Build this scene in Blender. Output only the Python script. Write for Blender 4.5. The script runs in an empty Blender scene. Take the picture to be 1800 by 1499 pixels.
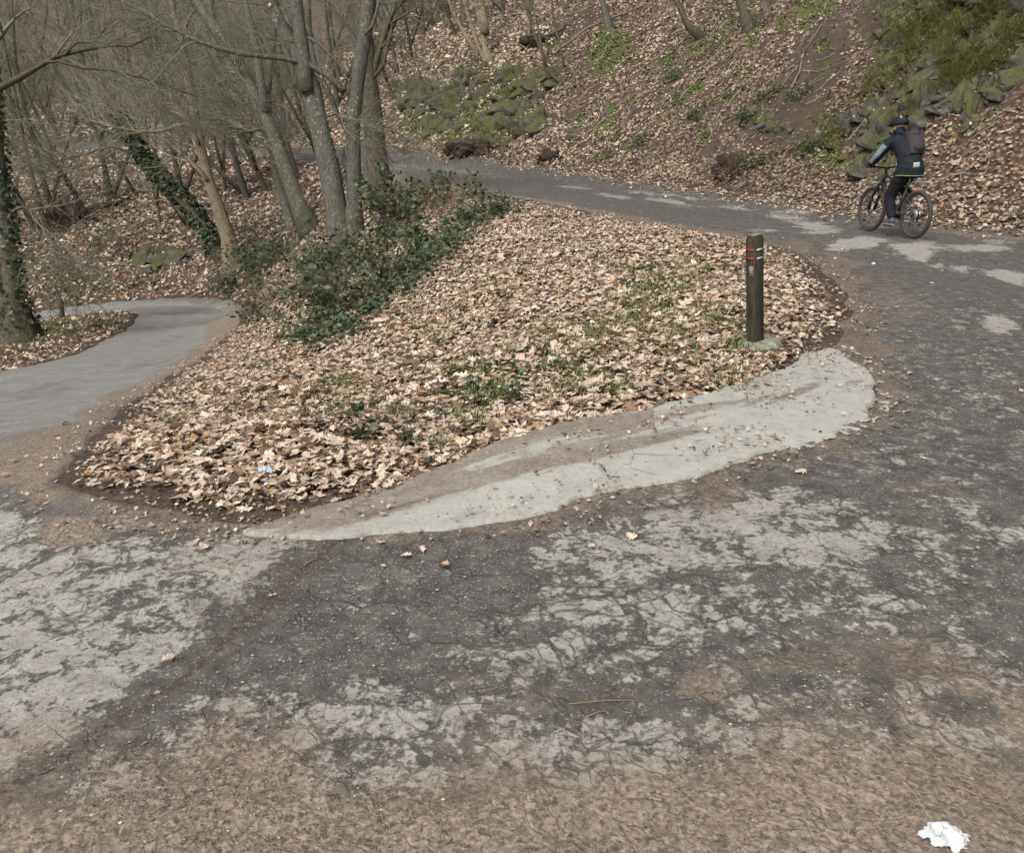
import bpy, math, numpy as np
from math import sin, cos, radians, pi
from mathutils import Vector, Matrix
sc = bpy.context.scene
C = sc.collection
RNG = np.random.default_rng(7)

# ------------------------------------------------------------------ camera
PITCH = radians(20.0); F = 1450.0; CX, CY = 900.0, 749.5
cam_d = bpy.data.cameras.new('camera'); cam = bpy.data.objects.new('camera', cam_d); C.objects.link(cam)
cam.location = (0, 0, 0); cam.rotation_euler = (pi/2 - PITCH, 0, 0)
cam_d.sensor_fit = 'HORIZONTAL'; cam_d.sensor_width = 36; cam_d.lens = 36*F/1800
cam_d.clip_start = 0.05; cam_d.clip_end = 800
sc.camera = cam
# ------------------------------------------------------------------ light
SUN_EL, SUN_AZ = radians(52), radians(215)       # azimuth clockwise from +Y
w = bpy.data.worlds.new('World'); sc.world = w; w.use_nodes = True
nt = w.node_tree; nt.nodes.clear()
sky = nt.nodes.new('ShaderNodeTexSky'); sky.sky_type = 'NISHITA'; sky.sun_disc = False
sky.sun_elevation = SUN_EL; sky.sun_rotation = SUN_AZ; sky.dust_density = 4; sky.air_density = 1.0; sky.ozone_density = 1
hs = nt.nodes.new('ShaderNodeHueSaturation'); hs.inputs['Saturation'].default_value = 0.28
bg = nt.nodes.new('ShaderNodeBackground'); bg.inputs['Strength'].default_value = 0.125
wo = nt.nodes.new('ShaderNodeOutputWorld')
nt.links.new(sky.outputs[0], hs.inputs['Color']); nt.links.new(hs.outputs[0], bg.inputs[0]); nt.links.new(bg.outputs[0], wo.inputs[0])
sd = bpy.data.lights.new('sun', 'SUN'); sd.energy = 1.35; sd.angle = radians(11); sd.color = (1, .98, .93)
so = bpy.data.objects.new('sun', sd); C.objects.link(so)
sv = Vector((sin(SUN_AZ)*cos(SUN_EL), cos(SUN_AZ)*cos(SUN_EL), sin(SUN_EL)))
so.rotation_euler = sv.to_track_quat('Z', 'Y').to_euler()
sc.view_settings.view_transform = 'Standard'; sc.view_settings.look = 'None'
sc.view_settings.exposure = 0.80; sc.view_settings.gamma = 1.0; sc.view_settings.use_curve_mapping = False

# ------------------------------------------------------------------ maths helpers
sp, cp = sin(PITCH), cos(PITCH)
def ray(u, v):
    xn = (np.asarray(u, float)-CX)/F; yn = (CY-np.asarray(v, float))/F
    return np.stack([xn, cp+yn*sp, -sp+yn*cp], -1)
def pix(P):
    d = np.maximum(P[..., 1]*cp-P[..., 2]*sp, 1e-3); up = P[..., 1]*sp+P[..., 2]*cp
    return CX+F*P[..., 0]/d, CY-F*up/d
def _h(ix, iy, s):
    n = (ix.astype(np.int64)*374761393+iy.astype(np.int64)*668265263+s*1442695041) & 0x7fffffff
    n = ((n ^ (n >> 13))*1274126177) & 0x7fffffff
    return ((n ^ (n >> 16)) & 0xffff)/65535.0
def vn(x, y, s=0):
    ix = np.floor(x); iy = np.floor(y); fx = x-ix; fy = y-iy
    fx = fx*fx*(3-2*fx); fy = fy*fy*(3-2*fy)
    a = _h(ix, iy, s); b = _h(ix+1, iy, s); c = _h(ix, iy+1, s); d = _h(ix+1, iy+1, s)
    return (a*(1-fx)+b*fx)*(1-fy)+(c*(1-fx)+d*fx)*fy
def fbm(x, y, s=0, o=4):
    r = 0; a = .5; t = 0
    for i in range(o):
        r = r+a*vn(x*2**i+17.3*i, y*2**i-9.1*i, s+i); t += a; a *= .5
    return r/t-.5
def sst(a, b, x):
    t = np.clip((x-a)/(b-a), 0, 1); return t*t*(3-2*t)
def nrm(v):
    return v/np.maximum(np.linalg.norm(v, axis=-1, keepdims=True), 1e-9)
def sdf(x, y, poly):
    """signed distance to a closed polygon, negative inside"""
    poly = np.asarray(poly, float); x = np.asarray(x, float); y = np.asarray(y, float)
    d = np.full(x.shape, 1e9); ins = np.zeros(x.shape, bool)
    for (ax, ay), (bx, by) in zip(poly, np.roll(poly, -1, 0)):
        ex, ey = bx-ax, by-ay; L = ex*ex+ey*ey+1e-12
        t = np.clip(((x-ax)*ex+(y-ay)*ey)/L, 0, 1)
        d = np.minimum(d, (x-ax-t*ex)**2+(y-ay-t*ey)**2)
        c = ((ay > y) != (by > y)) & (x < (bx-ax)*(y-ay)/(by-ay+1e-12)+ax); ins ^= c
    d = np.sqrt(d); return np.where(ins, -d, d)
def smooth_line(P, n=4):
    """Catmull-Rom through points (open)"""
    P = np.asarray(P, float); Q = np.vstack([2*P[0]-P[1], P, 2*P[-1]-P[-2]]); out = []
    for i in range(len(P)-1):
        a, b, c, d = Q[i:i+4]
        for t in np.linspace(0, 1, n, endpoint=False):
            out.append(.5*((2*b)+(-a+c)*t+(2*a-5*b+4*c-d)*t*t+(-a+3*b-3*c+d)*t**3))
    out.append(P[-1]); return np.array(out)
def zpt(u, v, z):
    r = ray(u, v); return r*(z/r[2])
def tpt(u, v, t): return ray(u, v)*t

# ------------------------------------------------------------------ terrain
FAR_EDGE = [zpt(*p) for p in [(1800,402,-1.5),(1640,385,-1.5),(1500,368,-1.5),(1400,355,-1.48),(1300,342,-1.46),(1200,330,-1.45),(1100,318,-1.45),(1000,305,-1.43),(900,293,-1.41),(780,283,-1.4)]]
FAR_EDGE = [np.array(p, float) for p in [(8.5,9.5,-1.53),(9.0,5,-1.56),(9.0,0,-1.6),(8.5,-6,-1.6)]][::-1]+FAR_EDGE+[np.array(p, float) for p in [(-5.2,42,-1.36),(-9.5,47.5,-1.3),(-15,52,-1.22),(-22,55.5,-1.1),(-32,59,-.95),(-45,62,-.7)]]
ISL_UP = [zpt(*p) for p in [(760,325,-1.43),(850,338,-1.45),(950,355,-1.47),(1050,375,-1.48),(1150,393,-1.49),(1250,410,-1.5),(1330,424,-1.51),(1400,445,-1.52),(1450,475,-1.53),(1492,520,-1.55),(1490,575,-1.57),(1480,612,-1.59)]]
UP_IN = [np.array(p, float) for p in [(-45,58.5,-.75),(-32,55.5,-.98),(-22.5,52,-1.15),(-16.5,49,-1.25),(-12,45,-1.32),(-8.6,40,-1.37),(-6.2,34,-1.39),(-4.0,28,-1.41)]]
ISL_FR = [zpt(*p) for p in [(1525,655,-1.6),(1536,700,-1.6),(1475,755,-1.61),(1300,803,-1.62),(1100,855,-1.63),(900,897,-1.64),(720,920,-1.65),(600,917,-1.65),(440,917,-1.66),(300,908,-1.67),(200,890,-1.68),(130,864,-1.70),(122,838,-1.73)]]
LOW_R = [zpt(*p) for p in [(150,800,-1.85),(200,740,-2.1),(270,680,-2.5),(350,630,-3.15),(385,600,-3.75),(418,570,-4.3),(432,548,-4.75)]]
LOW_OUT = [zpt(*p) for p in [(418,535,-5.0),(380,527,-5.2),(320,524,-5.3),(250,527,-5.45),(150,535,-5.6),(60,547,-5.8)]]+[np.array(p, float) for p in [(-21,27.2,-6.4),(-32,26,-7.5)]]
LOW_IN = [np.array(p, float) for p in [(-32,22.5,-7.4),(-21,24.2,-6.2)]]+[zpt(*p) for p in [(60,566,-5.6),(120,555,-5.45),(200,549,-5.25),(243,552,-5.05),(235,568,-5.0),(180,600,-4.5),(100,632,-3.9),(0,655,-3.3)]]+[np.array(p, float) for p in [(-6.3,7.5,-2.75),(-5.8,4.5,-2.25),(-6.2,1,-2.0),(-7,-6,-1.9)]]
ctrl = FAR_EDGE+ISL_UP+UP_IN+ISL_FR+LOW_R+LOW_OUT+LOW_IN
ctrl += [zpt(*p) for p in [(900,1499,-1.65),(100,1499,-1.65),(1700,1499,-1.62),(900,1200,-1.65),(100,1200,-1.67),(1700,1200,-1.6),(60,1000,-1.72),(500,1010,-1.67),(900,980,-1.66),(1300,930,-1.62),(1750,900,-1.58),(1750,650,-1.56),(1620,520,-1.53),(1600,430,-1.51),(1350,390,-1.48),(1100,350,-1.46),(930,322,-1.44),(60,850,-1.78),(20,760,-2.05),
   (1000,800,-1.57),(1250,720,-1.57),(700,830,-1.63),(400,830,-1.68),(300,770,-1.82),(500,720,-1.95),(700,700,-1.80),(900,700,-1.66),(1100,700,-1.57),(1250,610,-1.60),(1100,600,-1.67),(900,600,-1.85),(700,600,-2.2),(500,610,-2.8),(1000,500,-1.68),(800,500,-2.02),(650,520,-2.55),(600,430,-2.2),(700,430,-1.98),(850,400,-1.68),(1000,420,-1.56),(1200,450,-1.53),(1380,520,-1.55),(750,360,-1.72),(680,350,-1.98),(1200,520,-1.58),
   (30,600,-4.8)]]
ctrl += [tpt(*p) for p in [(520,480,20),(560,400,22),(500,400,27),(600,330,32),(560,540,15.2),(470,560,18),
   (100,500,28.6),(100,450,31),(100,400,34),(100,350,39),(100,300,47),(250,470,29.5),(300,430,31.5),(300,380,35),(300,310,44),(420,470,27),(420,400,31),(420,330,39),(420,280,47),(520,320,38),
   (1800,300,14.1),(1800,200,14.8),(1800,100,15.7),(1800,0,16.9),(1640,300,15.2),(1640,200,16.2),(1640,100,17.6),(1640,0,19.2),(1500,300,16.9),(1500,200,18.1),(1500,100,20),(1500,0,22.2),
   (1300,270,20.2),(1300,200,21.8),(1300,100,25.3),(1300,0,30),(1100,250,26),(1100,150,30),(1100,60,35),(1100,0,40),(900,240,33),(900,150,37),(900,80,43),(900,0,52),(750,220,40),(750,150,44),(750,80,53),(750,0,66),
   (600,200,56),(600,100,68),(600,0,84),(400,200,63),(400,100,78),(400,0,94),(200,200,67),(200,100,82),(200,0,98),(0,200,68),(0,100,84),(0,0,100)]]
ctrl += [np.array(p, float) for p in [(12,9.5,1.6),(13,4,1.8),(13,-4,1.8),(18,14,6),(17,22,5.5),(22,30,9),(30,20,14),
   (-5,-5,-1.75),(5,-5,-1.6),(0,-12,-1.6),(-13,-5,-3.6),(-13,3,-4.0),(-10,9,-3.7),(-14,15,-4.7),(-20,15,-6.2),(-20,6,-5.6),(0,100,20),(-60,100,15),(60,60,32),(60,10,30),(40,-25,17),(-60,50,-3),(-60,20,-9),(-50,-20,-9),
   (0,150,40),(-100,150,33),(100,150,60),(-150,60,16),(-150,-40,5),(0,-60,-1),(100,-60,30),(150,50,60),(0,240,60),(-200,200,50),(200,200,80)]]
ctrl = np.array(ctrl)
_c = 0.6
def _fit(P):
    n = len(P); D = np.sqrt(((P[:, None, :2]-P[None, :, :2])**2).sum(-1)+_c*_c)
    A = np.zeros((n+3, n+3)); A[:n, :n] = -D+np.eye(n)*-0.02*0; A[:n, n] = 1; A[:n, n+1:] = P[:, :2]; A[n, :n] = 1; A[n+1:, :n] = P[:, :2].T
    A[:n, :n] -= 0; b = np.zeros(n+3); b[:n] = P[:, 2]
    A[:n, :n] += np.eye(n)*0.0
    return np.linalg.lstsq(A, b, rcond=None)[0]
_W = _fit(ctrl)
def _tps(x, y):
    out = np.empty(x.shape); xf, yf, of = x.ravel(), y.ravel(), out.reshape(-1)
    for i in range(0, len(xf), 60000):
        a = xf[i:i+60000, None]; b = yf[i:i+60000, None]
        D = np.sqrt((a-ctrl[:, 0])**2+(b-ctrl[:, 1])**2+_c*_c)
        of[i:i+60000] = -D@_W[:len(ctrl)]+_W[-3]+a[:, 0]*_W[-2]+b[:, 0]*_W[-1]
    return out
class Grid:
    def __init__(s, x0, x1, y0, y1, h):
        s.x0, s.y0, s.h = x0, y0, h; s.nx = int((x1-x0)/h)+1; s.ny = int((y1-y0)/h)+1
        X, Y = np.meshgrid(x0+np.arange(s.nx)*h, y0+np.arange(s.ny)*h); s.Z = _tps(X, Y)
    def inside(s, x, y): return (x > s.x0) & (y > s.y0) & (x < s.x0+(s.nx-1.01)*s.h) & (y < s.y0+(s.ny-1.01)*s.h)
    def __call__(s, x, y):
        a = np.clip((x-s.x0)/s.h, 0, s.nx-1.01); b = np.clip((y-s.y0)/s.h, 0, s.ny-1.01)
        i = a.astype(int); j = b.astype(int); a = a-i; b = b-j; Z = s.Z
        return (Z[j, i]*(1-a)+Z[j, i+1]*a)*(1-b)+(Z[j+1, i]*(1-a)+Z[j+1, i+1]*a)*b
_g1 = Grid(-30, 30, -8, 66, .2); _g2 = Grid(-260, 260, -90, 300, 2.5)
def H0(x, y):
    x = np.asarray(x, float); y = np.asarray(y, float)
    return np.where(_g1.inside(x, y), _g1(x, y), _g2(x, y))

# road polygons in plan
xy = lambda L: [p[:2] for p in L]
def sl(L, n=4): return list(smooth_line(np.array(xy(L)), n))
# one continuous carriageway: far edge -> off left -> upper inner -> island outline -> lower road -> off left -> verge -> behind the camera
ROAD = sl(FAR_EDGE)+sl(UP_IN+ISL_UP+ISL_FR+LOW_R+LOW_OUT)+sl(LOW_IN)
ROAD = np.array(ROAD)
STRIP = np.array([zpt(u, v, -1.6)[:2] for u, v in [(1452,613),(1490,624),(1520,650),(1538,700),(1512,735),(1475,755),(1400,777),(1300,803),(1200,831),(1100,855),(1000,878),(900,897),(800,912),(720,921),(640,921),(540,920),(430,917),(480,902),(560,882),(640,858),(720,838),(820,812),(920,785),(1010,762),(1100,738),(1200,712),(1290,688),(1350,662),(1400,638)]])
def road_d(x, y):
    n = fbm(x*2.5, y*2.5, 5, 3)*.22
    return sdf(x, y, ROAD)+n
def rough(x, y, d):
    r = np.hypot(x, y); off = sst(.1, 1.2, d)
    z = off*(fbm(x*.9, y*.9, 11, 4)*.24+fbm(x*4, y*4, 23, 3)*.10+sst(12, 20, r)*fbm(x*1.1+9, y*1.1, 27, 4)*.55)
    z = z+sst(18, 60, r)*off*fbm(x*.12, y*.12, 31, 3)*1.2
    # ledgy broken rock on the right bank
    b = sst(9.0, 10.3, x)*sst(12, 14, y)*(1-sst(24, 30, y)); q = x*.9+y*.43
    z = z+b*(fbm(x*1.4, y*1.1, 41, 4)*1.3)
    return z
_rd = None
class Cache:
    pass
def _build_cache():
    X, Y = np.meshgrid(np.arange(-30, 30.01, .1), np.arange(-8, 66.01, .1))
    return road_d(X, Y)
class DGrid(Grid):
    def __init__(s):
        s.x0, s.y0, s.h = -40, -10, .1; s.nx = 801; s.ny = 761
        X, Y = np.meshgrid(s.x0+np.arange(s.nx)*s.h, s.y0+np.arange(s.ny)*s.h); s.Z = road_d(X, Y)
_gd = DGrid()
def RD(x, y):
    return np.where(_gd.inside(x, y), _gd(x, y), 5.0)
def H(x, y):
    """ground height off the road, road base height on it"""
    x = np.asarray(x, float); y = np.asarray(y, float)
    return H0(x, y)+rough(x, y, RD(x, y))
def normal(x, y, e=.12):
    return nrm(np.stack([H(x-e, y)-H(x+e, y), H(x, y-e)-H(x, y+e), np.full(np.shape(x), 2*e)], -1))
_T = 1.2*1.011**np.arange(0, 480)
def hit(u, v):
    """first point of the ground seen along a line of sight"""
    u = np.atleast_1d(np.asarray(u, float)); v = np.atleast_1d(np.asarray(v, float)); R = ray(u, v)
    if len(u) > 400: return np.vstack([hit(u[i:i+400], v[i:i+400]) for i in range(0, len(u), 400)])
    P = R[:, None, :]*_T[None, :, None]; g = H(P[..., 0], P[..., 1])-P[..., 2]
    k = np.argmax(g > 0, 1); k = np.maximum(k, 1); a = np.arange(len(u))
    g0 = g[a, k-1]; g1 = g[a, k]; s = np.clip(-g0/np.where(np.abs(g1-g0) < 1e-9, 1, g1-g0), 0, 1)
    t = _T[k-1]*(1-s)+_T[k]*s
    P = R*t[:, None]; P[:, 2] = H(P[:, 0], P[:, 1]); return P
def hit1(u, v): return hit(u, v)[0]
def depth(P): return P[..., 1]*cp-P[..., 2]*sp
# ------------------------------------------------------------------ mesh helpers
def mk(name, V, Fs, mat=None, parent=None, col=None, attrs=None, smooth=False, link=True):
    me = bpy.data.meshes.new(name); V = np.asarray(V, np.float32)
    if not isinstance(Fs, list): Fs = [Fs]
    Fs = [np.asarray(f, np.int32) for f in Fs if len(f)]
    me.vertices.add(len(V)); me.vertices.foreach_set('co', V.ravel())
    nl = sum(f.size for f in Fs); npl = sum(len(f) for f in Fs)
    me.loops.add(nl); me.polygons.add(npl)
    me.loops.foreach_set('vertex_index', np.concatenate([f.ravel() for f in Fs]))
    tot = np.concatenate([np.full(len(f), f.shape[1], np.int32) for f in Fs])
    me.polygons.foreach_set('loop_start', np.concatenate([[0], np.cumsum(tot)[:-1]]).astype(np.int32))
    if smooth: me.polygons.foreach_set('use_smooth', np.ones(npl, bool))
    me.update(calc_edges=True)
    if col is not None:
        col = np.asarray(col, np.float32)
        if col.shape[1] == 3: col = np.hstack([col, np.ones((len(col), 1), np.float32)])
        a = me.color_attributes.new('Col', 'FLOAT_COLOR', 'POINT'); a.data.foreach_set('color', col.ravel())
    for k, v in (attrs or {}).items():
        a = me.attributes.new(k, 'FLOAT', 'POINT'); a.data.foreach_set('value', np.asarray(v, np.float32))
    if mat: me.materials.append(mat)
    if not link: return me
    return link_obj(name, me, parent)
def link_obj(name, me, parent=None, loc=None):
    o = bpy.data.objects.new(name, me); C.objects.link(o)
    if parent: o.parent = parent
    if loc is not None: o.location = loc
    return o
def thing(name, label, cat, loc=(0, 0, 0), rz=0, group=None):
    o = bpy.data.objects.new(name, None); C.objects.link(o); o.location = loc; o.rotation_euler = (0, 0, rz)
    o.empty_display_size = .2
    return tag(o, label, cat, group)
def tag(o, label=None, cat=None, group=None, kind=None):
    if label: o['label'] = label
    if cat: o['category'] = cat
    if group: o['group'] = group
    if kind: o['kind'] = kind
    return o
class MB:
    def __init__(s): s.V = []; s.F = {}; s.C = []; s.n = 0
    def add(s, V, *Fs, col=None):
        V = np.asarray(V, float).reshape(-1, 3)
        for f in Fs:
            f = np.asarray(f)
            if len(f): s.F.setdefault(f.shape[1], []).append(f+s.n)
        s.V.append(V); s.n += len(V)
        if col is not None:
            col = np.asarray(col, float); s.C.append(np.broadcast_to(col, (len(V), 3)) if col.ndim == 1 else col)
    def mk(s, name, mat, parent=None, smooth=False, link=True):
        return mk(name, np.vstack(s.V), [np.vstack(f) for f in s.F.values()], mat, parent, np.vstack(s.C) if s.C else None, smooth=smooth, link=link)
def tubes(P, R, sides=3, cap=True):
    """P (N,K,3), R (N,K) -> verts, quads of N tubes"""
    P = np.asarray(P, float); R = np.asarray(R, float); N, K, _ = P.shape
    T = np.gradient(P, axis=1); T = nrm(T)
    ref = np.where(np.abs(nrm(P[:, -1]-P[:, 0])[:, 2:3]) > .9, np.array([[1., 0, 0]]), np.array([[0, 0, 1.]]))[:, None, :]
    A = nrm(np.cross(T, np.broadcast_to(ref, T.shape))); B = np.cross(T, A)
    th = np.arange(sides)*2*pi/sides
    V = P[:, :, None, :]+R[:, :, None, None]*(A[:, :, None, :]*np.cos(th)[:, None]+B[:, :, None, :]*np.sin(th)[:, None])
    idx = np.arange(N*K*sides).reshape(N, K, sides); a = idx[:, :-1]; b = idx[:, 1:]
    Q = np.stack([a, np.roll(a, -1, 2), np.roll(b, -1, 2), b], -1).reshape(-1, 4)
    return V.reshape(-1, 3), Q
def tube(P, R, sides=8):
    P = np.asarray(P, float); R = np.broadcast_to(np.asarray(R, float), (len(P),))
    V, Q = tubes(P[None], R[None], sides); n = len(P)*sides
    V = np.vstack([V, P[0], P[-1]]); k = np.arange(sides)
    T = np.vstack([np.stack([np.roll(k, -1), k, np.full(sides, n)], 1), np.stack([n-sides+k, n-sides+np.roll(k, -1), np.full(sides, n+1)], 1)])
    return V, Q, T
def box(c, s, R=None):
    V = np.array([[x, y, z] for x in (-.5, .5) for y in (-.5, .5) for z in (-.5, .5)])*np.array(s)
    if R is not None: V = V@np.asarray(R).T
    return V+np.array(c), np.array([[0,1,3,2],[4,6,7,5],[0,4,5,1],[2,3,7,6],[0,2,6,4],[1,5,7,3]])
def rotz(a): return np.array([[cos(a), -sin(a), 0], [sin(a), cos(a), 0], [0, 0, 1]])
def roty(a): return np.array([[cos(a), 0, sin(a)], [0, 1, 0], [-sin(a), 0, cos(a)]])
def rotx(a): return np.array([[1, 0, 0], [0, cos(a), -sin(a)], [0, sin(a), cos(a)]])
def ell(c, r, R=None, nu=14, nv=9):
    th = np.linspace(0, pi, nv); ph = np.arange(nu)*2*pi/nu
    V = np.stack([np.sin(th)[:, None]*np.cos(ph), np.sin(th)[:, None]*np.sin(ph), np.cos(th)[:, None]*np.ones(nu)], -1).reshape(-1, 3)*np.array(r)
    if R is not None: V = V@np.asarray(R).T
    i = np.arange(nu*nv).reshape(nv, nu); Q = np.stack([i[:-1], i[1:], np.roll(i[1:], -1, 1), np.roll(i[:-1], -1, 1)], -1).reshape(-1, 4)
    return V+np.array(c), Q
# ------------------------------------------------------------------ materials
class NT:
    def __init__(s, name):
        s.m = bpy.data.materials.new(name); s.m.use_nodes = True; s.t = s.m.node_tree; s.t.nodes.clear()
        s.out = s.t.nodes.new('ShaderNodeOutputMaterial'); s.b = s.t.nodes.new('ShaderNodeBsdfPrincipled'); s.t.links.new(s.b.outputs[0], s.out.inputs[0])
        s.b.inputs['Specular IOR Level'].default_value = .25; s.b.inputs['Roughness'].default_value = .85
    def n(s, typ, props=None, **inp):
        x = s.t.nodes.new('ShaderNode'+typ)
        for k, v in (props or {}).items(): setattr(x, k, v)
        for k, v in inp.items(): s.set(x.inputs[int(k[1:]) if k[0] == '_' else k.replace('_', ' ')], v)
        return x
    def set(s, sock, v):
        if isinstance(v, bpy.types.NodeSocket): s.t.links.new(v, sock)
        elif isinstance(v, bpy.types.Node): s.t.links.new(v.outputs[0], sock)
        else: sock.default_value = v
    def pos(s): return s.n('NewGeometry').outputs['Position']
    def obj(s): return s.n('TexCoord').outputs['Object']
    def noise(s, vec, scale, detail=4, rough=.55, dist=0):
        x = s.n('TexNoise', Scale=scale, Detail=detail, Roughness=rough, Distortion=dist); s.set(x.inputs['Vector'], vec); return x.outputs['Fac']
    def vor(s, vec, scale, feature='F1'):
        x = s.n('TexVoronoi', {'feature': feature}, Scale=scale); s.set(x.inputs['Vector'], vec); return x
    def noisec(s, vec, scale):
        x = s.n('TexNoise', Scale=scale, Detail=4); s.set(x.inputs['Vector'], vec); return x.outputs['Color']
    def math(s, op, a, b=0, c=0):
        return s.n('Math', {'operation': op}, _0=a, _1=b, _2=c).outputs[0]
    def map(s, v, a, b, c=0, d=1):
        return s.n('MapRange', {'interpolation_type': 'SMOOTHSTEP'}, _0=v, _1=a, _2=b, _3=c, _4=d).outputs[0]
    def ramp(s, fac, stops):
        x = s.n('ValToRGB'); s.set(x.inputs[0], fac); e = x.color_ramp.elements
        while len(e) < len(stops): e.new(.5)
        for i, (p, c) in enumerate(stops): e[i].position = p; e[i].color = (*c, 1)
        return x.outputs[0]
    def mix(s, fac, a, b):
        x = s.n('Mix', {'data_type': 'RGBA'}); s.set(x.inputs[0], fac)
        for k, v in ((6, a), (7, b)): s.set(x.inputs[k], (*v, 1) if isinstance(v, tuple) and len(v) == 3 else v)
        return x.outputs[2]
    def attr(s, name): return s.n('Attribute', {'attribute_name': name})
    def scale(s, vec, sc_):
        return s.n('VectorMath', {'operation': 'MULTIPLY'}, _0=vec, _1=sc_).outputs[0]
    def bump(s, h, strength=.4, dist=.02):
        x = s.n('Bump', Strength=strength, Distance=dist); s.set(x.inputs['Height'], h); s.set(s.b.inputs['Normal'], x.outputs[0])
    def base(s, c): s.set(s.b.inputs['Base Color'], (*c, 1) if isinstance(c, tuple) and len(c) == 3 else c); return s.m
def plain(name, c, rough=.7, metal=0, vary=.15, scale=20, spec=.3):
    m = NT(name); n = m.noise(m.obj(), scale, 3)
    m.b.inputs['Roughness'].default_value = rough; m.b.inputs['Metallic'].default_value = metal; m.b.inputs['Specular IOR Level'].default_value = spec
    a = tuple(x*(1-vary) for x in c); b = tuple(min(1, x*(1+vary)) for x in c)
    return m.base(m.ramp(n, [(.3, a), (.7, b)]))
def coloured(name, rough=.8, trans=0, spec=.25):
    m = NT(name); c = m.attr('Col').outputs['Color']; m.b.inputs['Roughness'].default_value = rough; m.b.inputs['Specular IOR Level'].default_value = spec
    n = m.noise(m.pos(), 60, 3); k = m.map(n, .3, .75, .58, 1.16)
    x = m.n('VectorMath', {'operation': 'SCALE'}, _0=c); m.set(x.inputs['Scale'], k); m.base(x.outputs[0])
    if trans:
        tr = m.n('BsdfTranslucent'); m.set(tr.inputs[0], x.outputs[0]); ms = m.n('MixShader', _0=trans)
        m.set(ms.inputs[1], m.b.outputs[0]); m.set(ms.inputs[2], tr.outputs[0]); m.t.links.new(ms.outputs[0], m.out.inputs[0])
    return m.m
def ground_mat():
    m = NT('ground'); p = m.pos()
    v = m.vor(p, 13); big = m.noise(p, .5, 4); mid = m.noise(p, 3, 5); fine = m.noise(p, 30, 4)
    sepc = m.n('SeparateColor'); m.set(sepc.inputs[0], v.outputs['Color'])
    litter = m.ramp(sepc.outputs[0], [(0, (.035, .023, .016)), (.4, (.085, .055, .038)), (.7, (.19, .13, .09)), (1, (.33, .24, .175))])
    edge = m.map(v.outputs['Distance'], .25, .75, 0, .75); litter = m.mix(edge, litter, (.028, .019, .014))
    soil = m.ramp(m.math('ADD', m.math('MULTIPLY', mid, .6), m.math('MULTIPLY', fine, .4)), [(.3, (.030, .021, .015)), (.55, (.070, .049, .036)), (.75, (.125, .092, .068))])
    moss = m.ramp(mid, [(.3, (.03, .035, .012)), (.55, (.07, .085, .02)), (.75, (.12, .135, .04))])
    a = m.attr('soil').outputs['Fac']; fs = m.map(m.math('ADD', a, m.math('MULTIPLY', m.math('SUBTRACT', mid, .5), 1.2)), .4, .6)
    c = m.mix(fs, litter, soil)
    a = m.attr('moss').outputs['Fac']; fm = m.map(m.math('ADD', a, m.math('MULTIPLY', m.math('SUBTRACT', mid, .5), 1.5)), .42, .6)
    c = m.mix(fm, c, moss)
    m.bump(m.math('ADD', m.math('MULTIPLY', v.outputs['Distance'], .7), fine), .9, .04)
    return m.base(c)
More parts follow.
